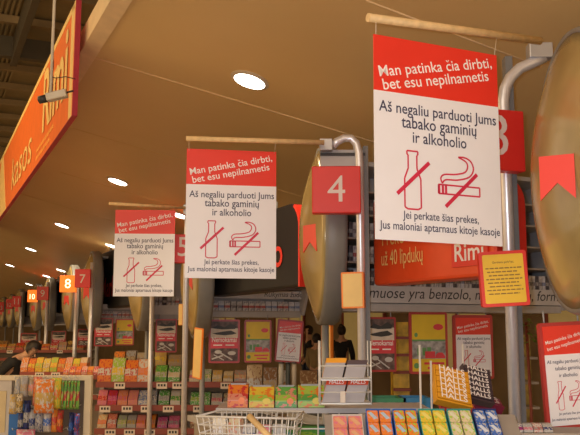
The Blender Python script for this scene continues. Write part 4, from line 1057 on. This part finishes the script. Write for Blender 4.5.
bm = B(); tube(bm, [(0,0,0),(0,0,0.32)], [0.12,0.16], 18); obj('pot', bm, m_dgrey, t)
t, wd, h = plain('product_shelf', 'yellowish product shelf beyond the thick pole', 'shelf', 520, 335, 540, 412, 6.6, 0.3, None, floor=True)
bm = B(); box(bm, -wd/2, wd/2, 0.2, 0.25, 0, h); obj('back_panel', bm, mat('shelf_olive', (0.40,0.32,0.10), 0.6, vary=0.5, scale=14), t)
for k in range(4):
    bm = B(); box(bm, -wd/2, wd/2, 0, 0.2, h-0.2-k*0.2, h-0.18-k*0.2); obj('shelf_board', bm, m_shelf, t)

# ---------------------------------------------------------------- people
m_skin = mat('skin', (0.62,0.36,0.23), 0.55); m_hair = mat('dark_hair', (0.018,0.012,0.010), 0.5); m_blk = mat('black_cloth', (0.016,0.016,0.018), 0.8); m_khaki = mat('khaki_cloth', (0.30,0.22,0.10), 0.8); m_jean = mat('denim', (0.05,0.07,0.12), 0.8)
def skin_mesh(name, pts, edges, rad, m, parent, root=0):
    me = bpy.data.meshes.new(name); me.from_pydata([Vector(p) for p in pts], edges, [])
    o = bpy.data.objects.new(name, me); COL.objects.link(o); me.materials.append(m); o.parent = parent
    sk = o.modifiers.new('skin', 'SKIN'); sk.use_smooth_shade = True
    for i, r in enumerate(rad):
        v = me.skin_vertices[0].data[i]; v.radius = (r, r) if not isinstance(r, tuple) else r; v.use_root = (i == root)
    ss = o.modifiers.new('smooth', 'SUBSURF'); ss.levels = 1; ss.render_levels = 1
    return o
def person(label, px, py_head, d, yaw, top, lean=0.0, bun=False, jacket=None, H=1.66, clothes=None):
    hp_ = at(px, py_head, d); s = H/1.7
    root = thing('person', label, 'person', (hp_.x, hp_.y, 0), yaw, None)
    def L(x, y, z): # lean the upper body forward (towards -y) about the hip
        if z > 0.92:
            a = lean; dz = z-0.92; return (x*s, (y*math.cos(a) - dz*math.sin(a))*s, (0.92 + dz*math.cos(a) + y*math.sin(a))*s)
        return (x*s, y*s, z*s)
    P = [(0,0,.95),(0,0,1.15),(0,0,1.36),(0,0,1.46),(0,-.01,1.53),(0,-.015,1.62),(0,-.01,1.69),
         (-.17,0,1.38),(-.23,-.02,1.13),(-.20,-.16,.95),(-.19,-.21,.90), (.17,0,1.38),(.23,-.02,1.13),(.20,-.16,.95),(.19,-.21,.90),
         (-.09,0,.88),(-.10,-.01,.48),(-.10,.02,.08),(-.10,-.12,.03),(.09,0,.88),(.10,-.01,.48),(.10,.02,.08),(.10,-.12,.03)]
    E = [(0,1),(1,2),(2,3),(3,4),(4,5),(5,6),(2,7),(7,8),(8,9),(9,10),(2,11),(11,12),(12,13),(13,14),(0,15),(15,16),(16,17),(17,18),(0,19),(19,20),(20,21),(21,22)]
    Rr = [.13,.12,.13,.06,.06,.085,.06,.06,.045,.033,.035,.06,.045,.033,.035,.085,.058,.04,.035,.085,.058,.04,.035]
    pts = [L(*p) for p in P]
    skin_mesh('body', pts, E, [r*s for r in Rr], m_skin, root)
    # clothes follow the body, a little larger
    def sub(ids, grow, m, nm):
        idx = {v: i for i, v in enumerate(ids)}
        return skin_mesh(nm, [pts[i] for i in ids], [(idx[a], idx[b]) for a, b in E if a in idx and b in idx], [Rr[i]*s*grow + 0.008 for i in ids], m, root)
    sub([0,1,2,7,8,11,12], 1.08, top, 'shirt')
    sub([0,15,16,17,19,20,21], 1.10, m_jean, 'trousers')
    # face and hair
    hc = Vector(L(0,-.01,1.62)); fw = Vector((0,-math.cos(lean),-math.sin(lean))); up = Vector((0,-math.sin(lean),math.cos(lean)))
    bm = B(); bmesh.ops.create_icosphere(bm, subdivisions=3, radius=0.108*s)
    for v in list(bm.verts):
        v.co = Vector((v.co.x*0.86, v.co.y*1.02, v.co.z*1.1))
    kill = [v for v in bm.verts if v.co.y < -0.035*s and v.co.z < 0.045*s]
    bmesh.ops.delete(bm, geom=kill, context='VERTS')
    bmesh.ops.rotate(bm, verts=bm.verts, cent=(0,0,0), matrix=Matrix.Rotation(lean, 3, 'X'))
    for v in bm.verts: v.co += hc + up*0.012
    if bun:
        g = bmesh.ops.create_icosphere(bm, subdivisions=2, radius=0.05*s)
        for v in g['verts']: v.co += hc + up*0.10*s - fw*0.05*s
    h_ = obj('hair', bm, m_hair, root)
    for p_ in h_.data.polygons: p_.use_smooth = True
    bm = B()
    for sx in (-0.03, 0.03):
        g = bmesh.ops.create_icosphere(bm, subdivisions=1, radius=0.010*s)
        for v in g['verts']: v.co += hc + fw*0.082*s + Vector((sx*s,0,0)) + up*0.0
    obj('eyes', bm, m_dark, root)
    bm = B(); g = bmesh.ops.create_cone(bm, segments=8, radius1=0.014*s, radius2=0.005*s, depth=0.045*s)
    for v in g['verts']: v.co += hc + fw*0.092*s - up*0.03*s
    box(bm, -0.022*s, 0.022*s, 0, 0.01, -0.003, 0.003, 0, Matrix.Translation(hc + fw*0.088*s - up*0.065*s)); obj('nose_and_mouth', bm, m_skin, root)
    if jacket: sub([0,1,2,7,8,9,11,12,13], 1.22, jacket, 'jacket')
    return root
person('person in a black jacket bending over the till left of the shelf of orange packs', 2, 347, 11.2, R(70), m_blk, lean=R(48), jacket=m_blk)
person('person in a black top seen from the side, beside the small framed notice', 309, 331, 17.5, R(-80), m_blk)
person('person with dark hair and a khaki jacket below the number four disc', 316.5, 342, 15.5, R(150), m_khaki, jacket=m_khaki, H=1.5)
person('person with a hair bun and a black vest over khaki, left of pole four', 341.5, 331, 16.5, R(160), m_khaki, bun=True, jacket=m_blk)
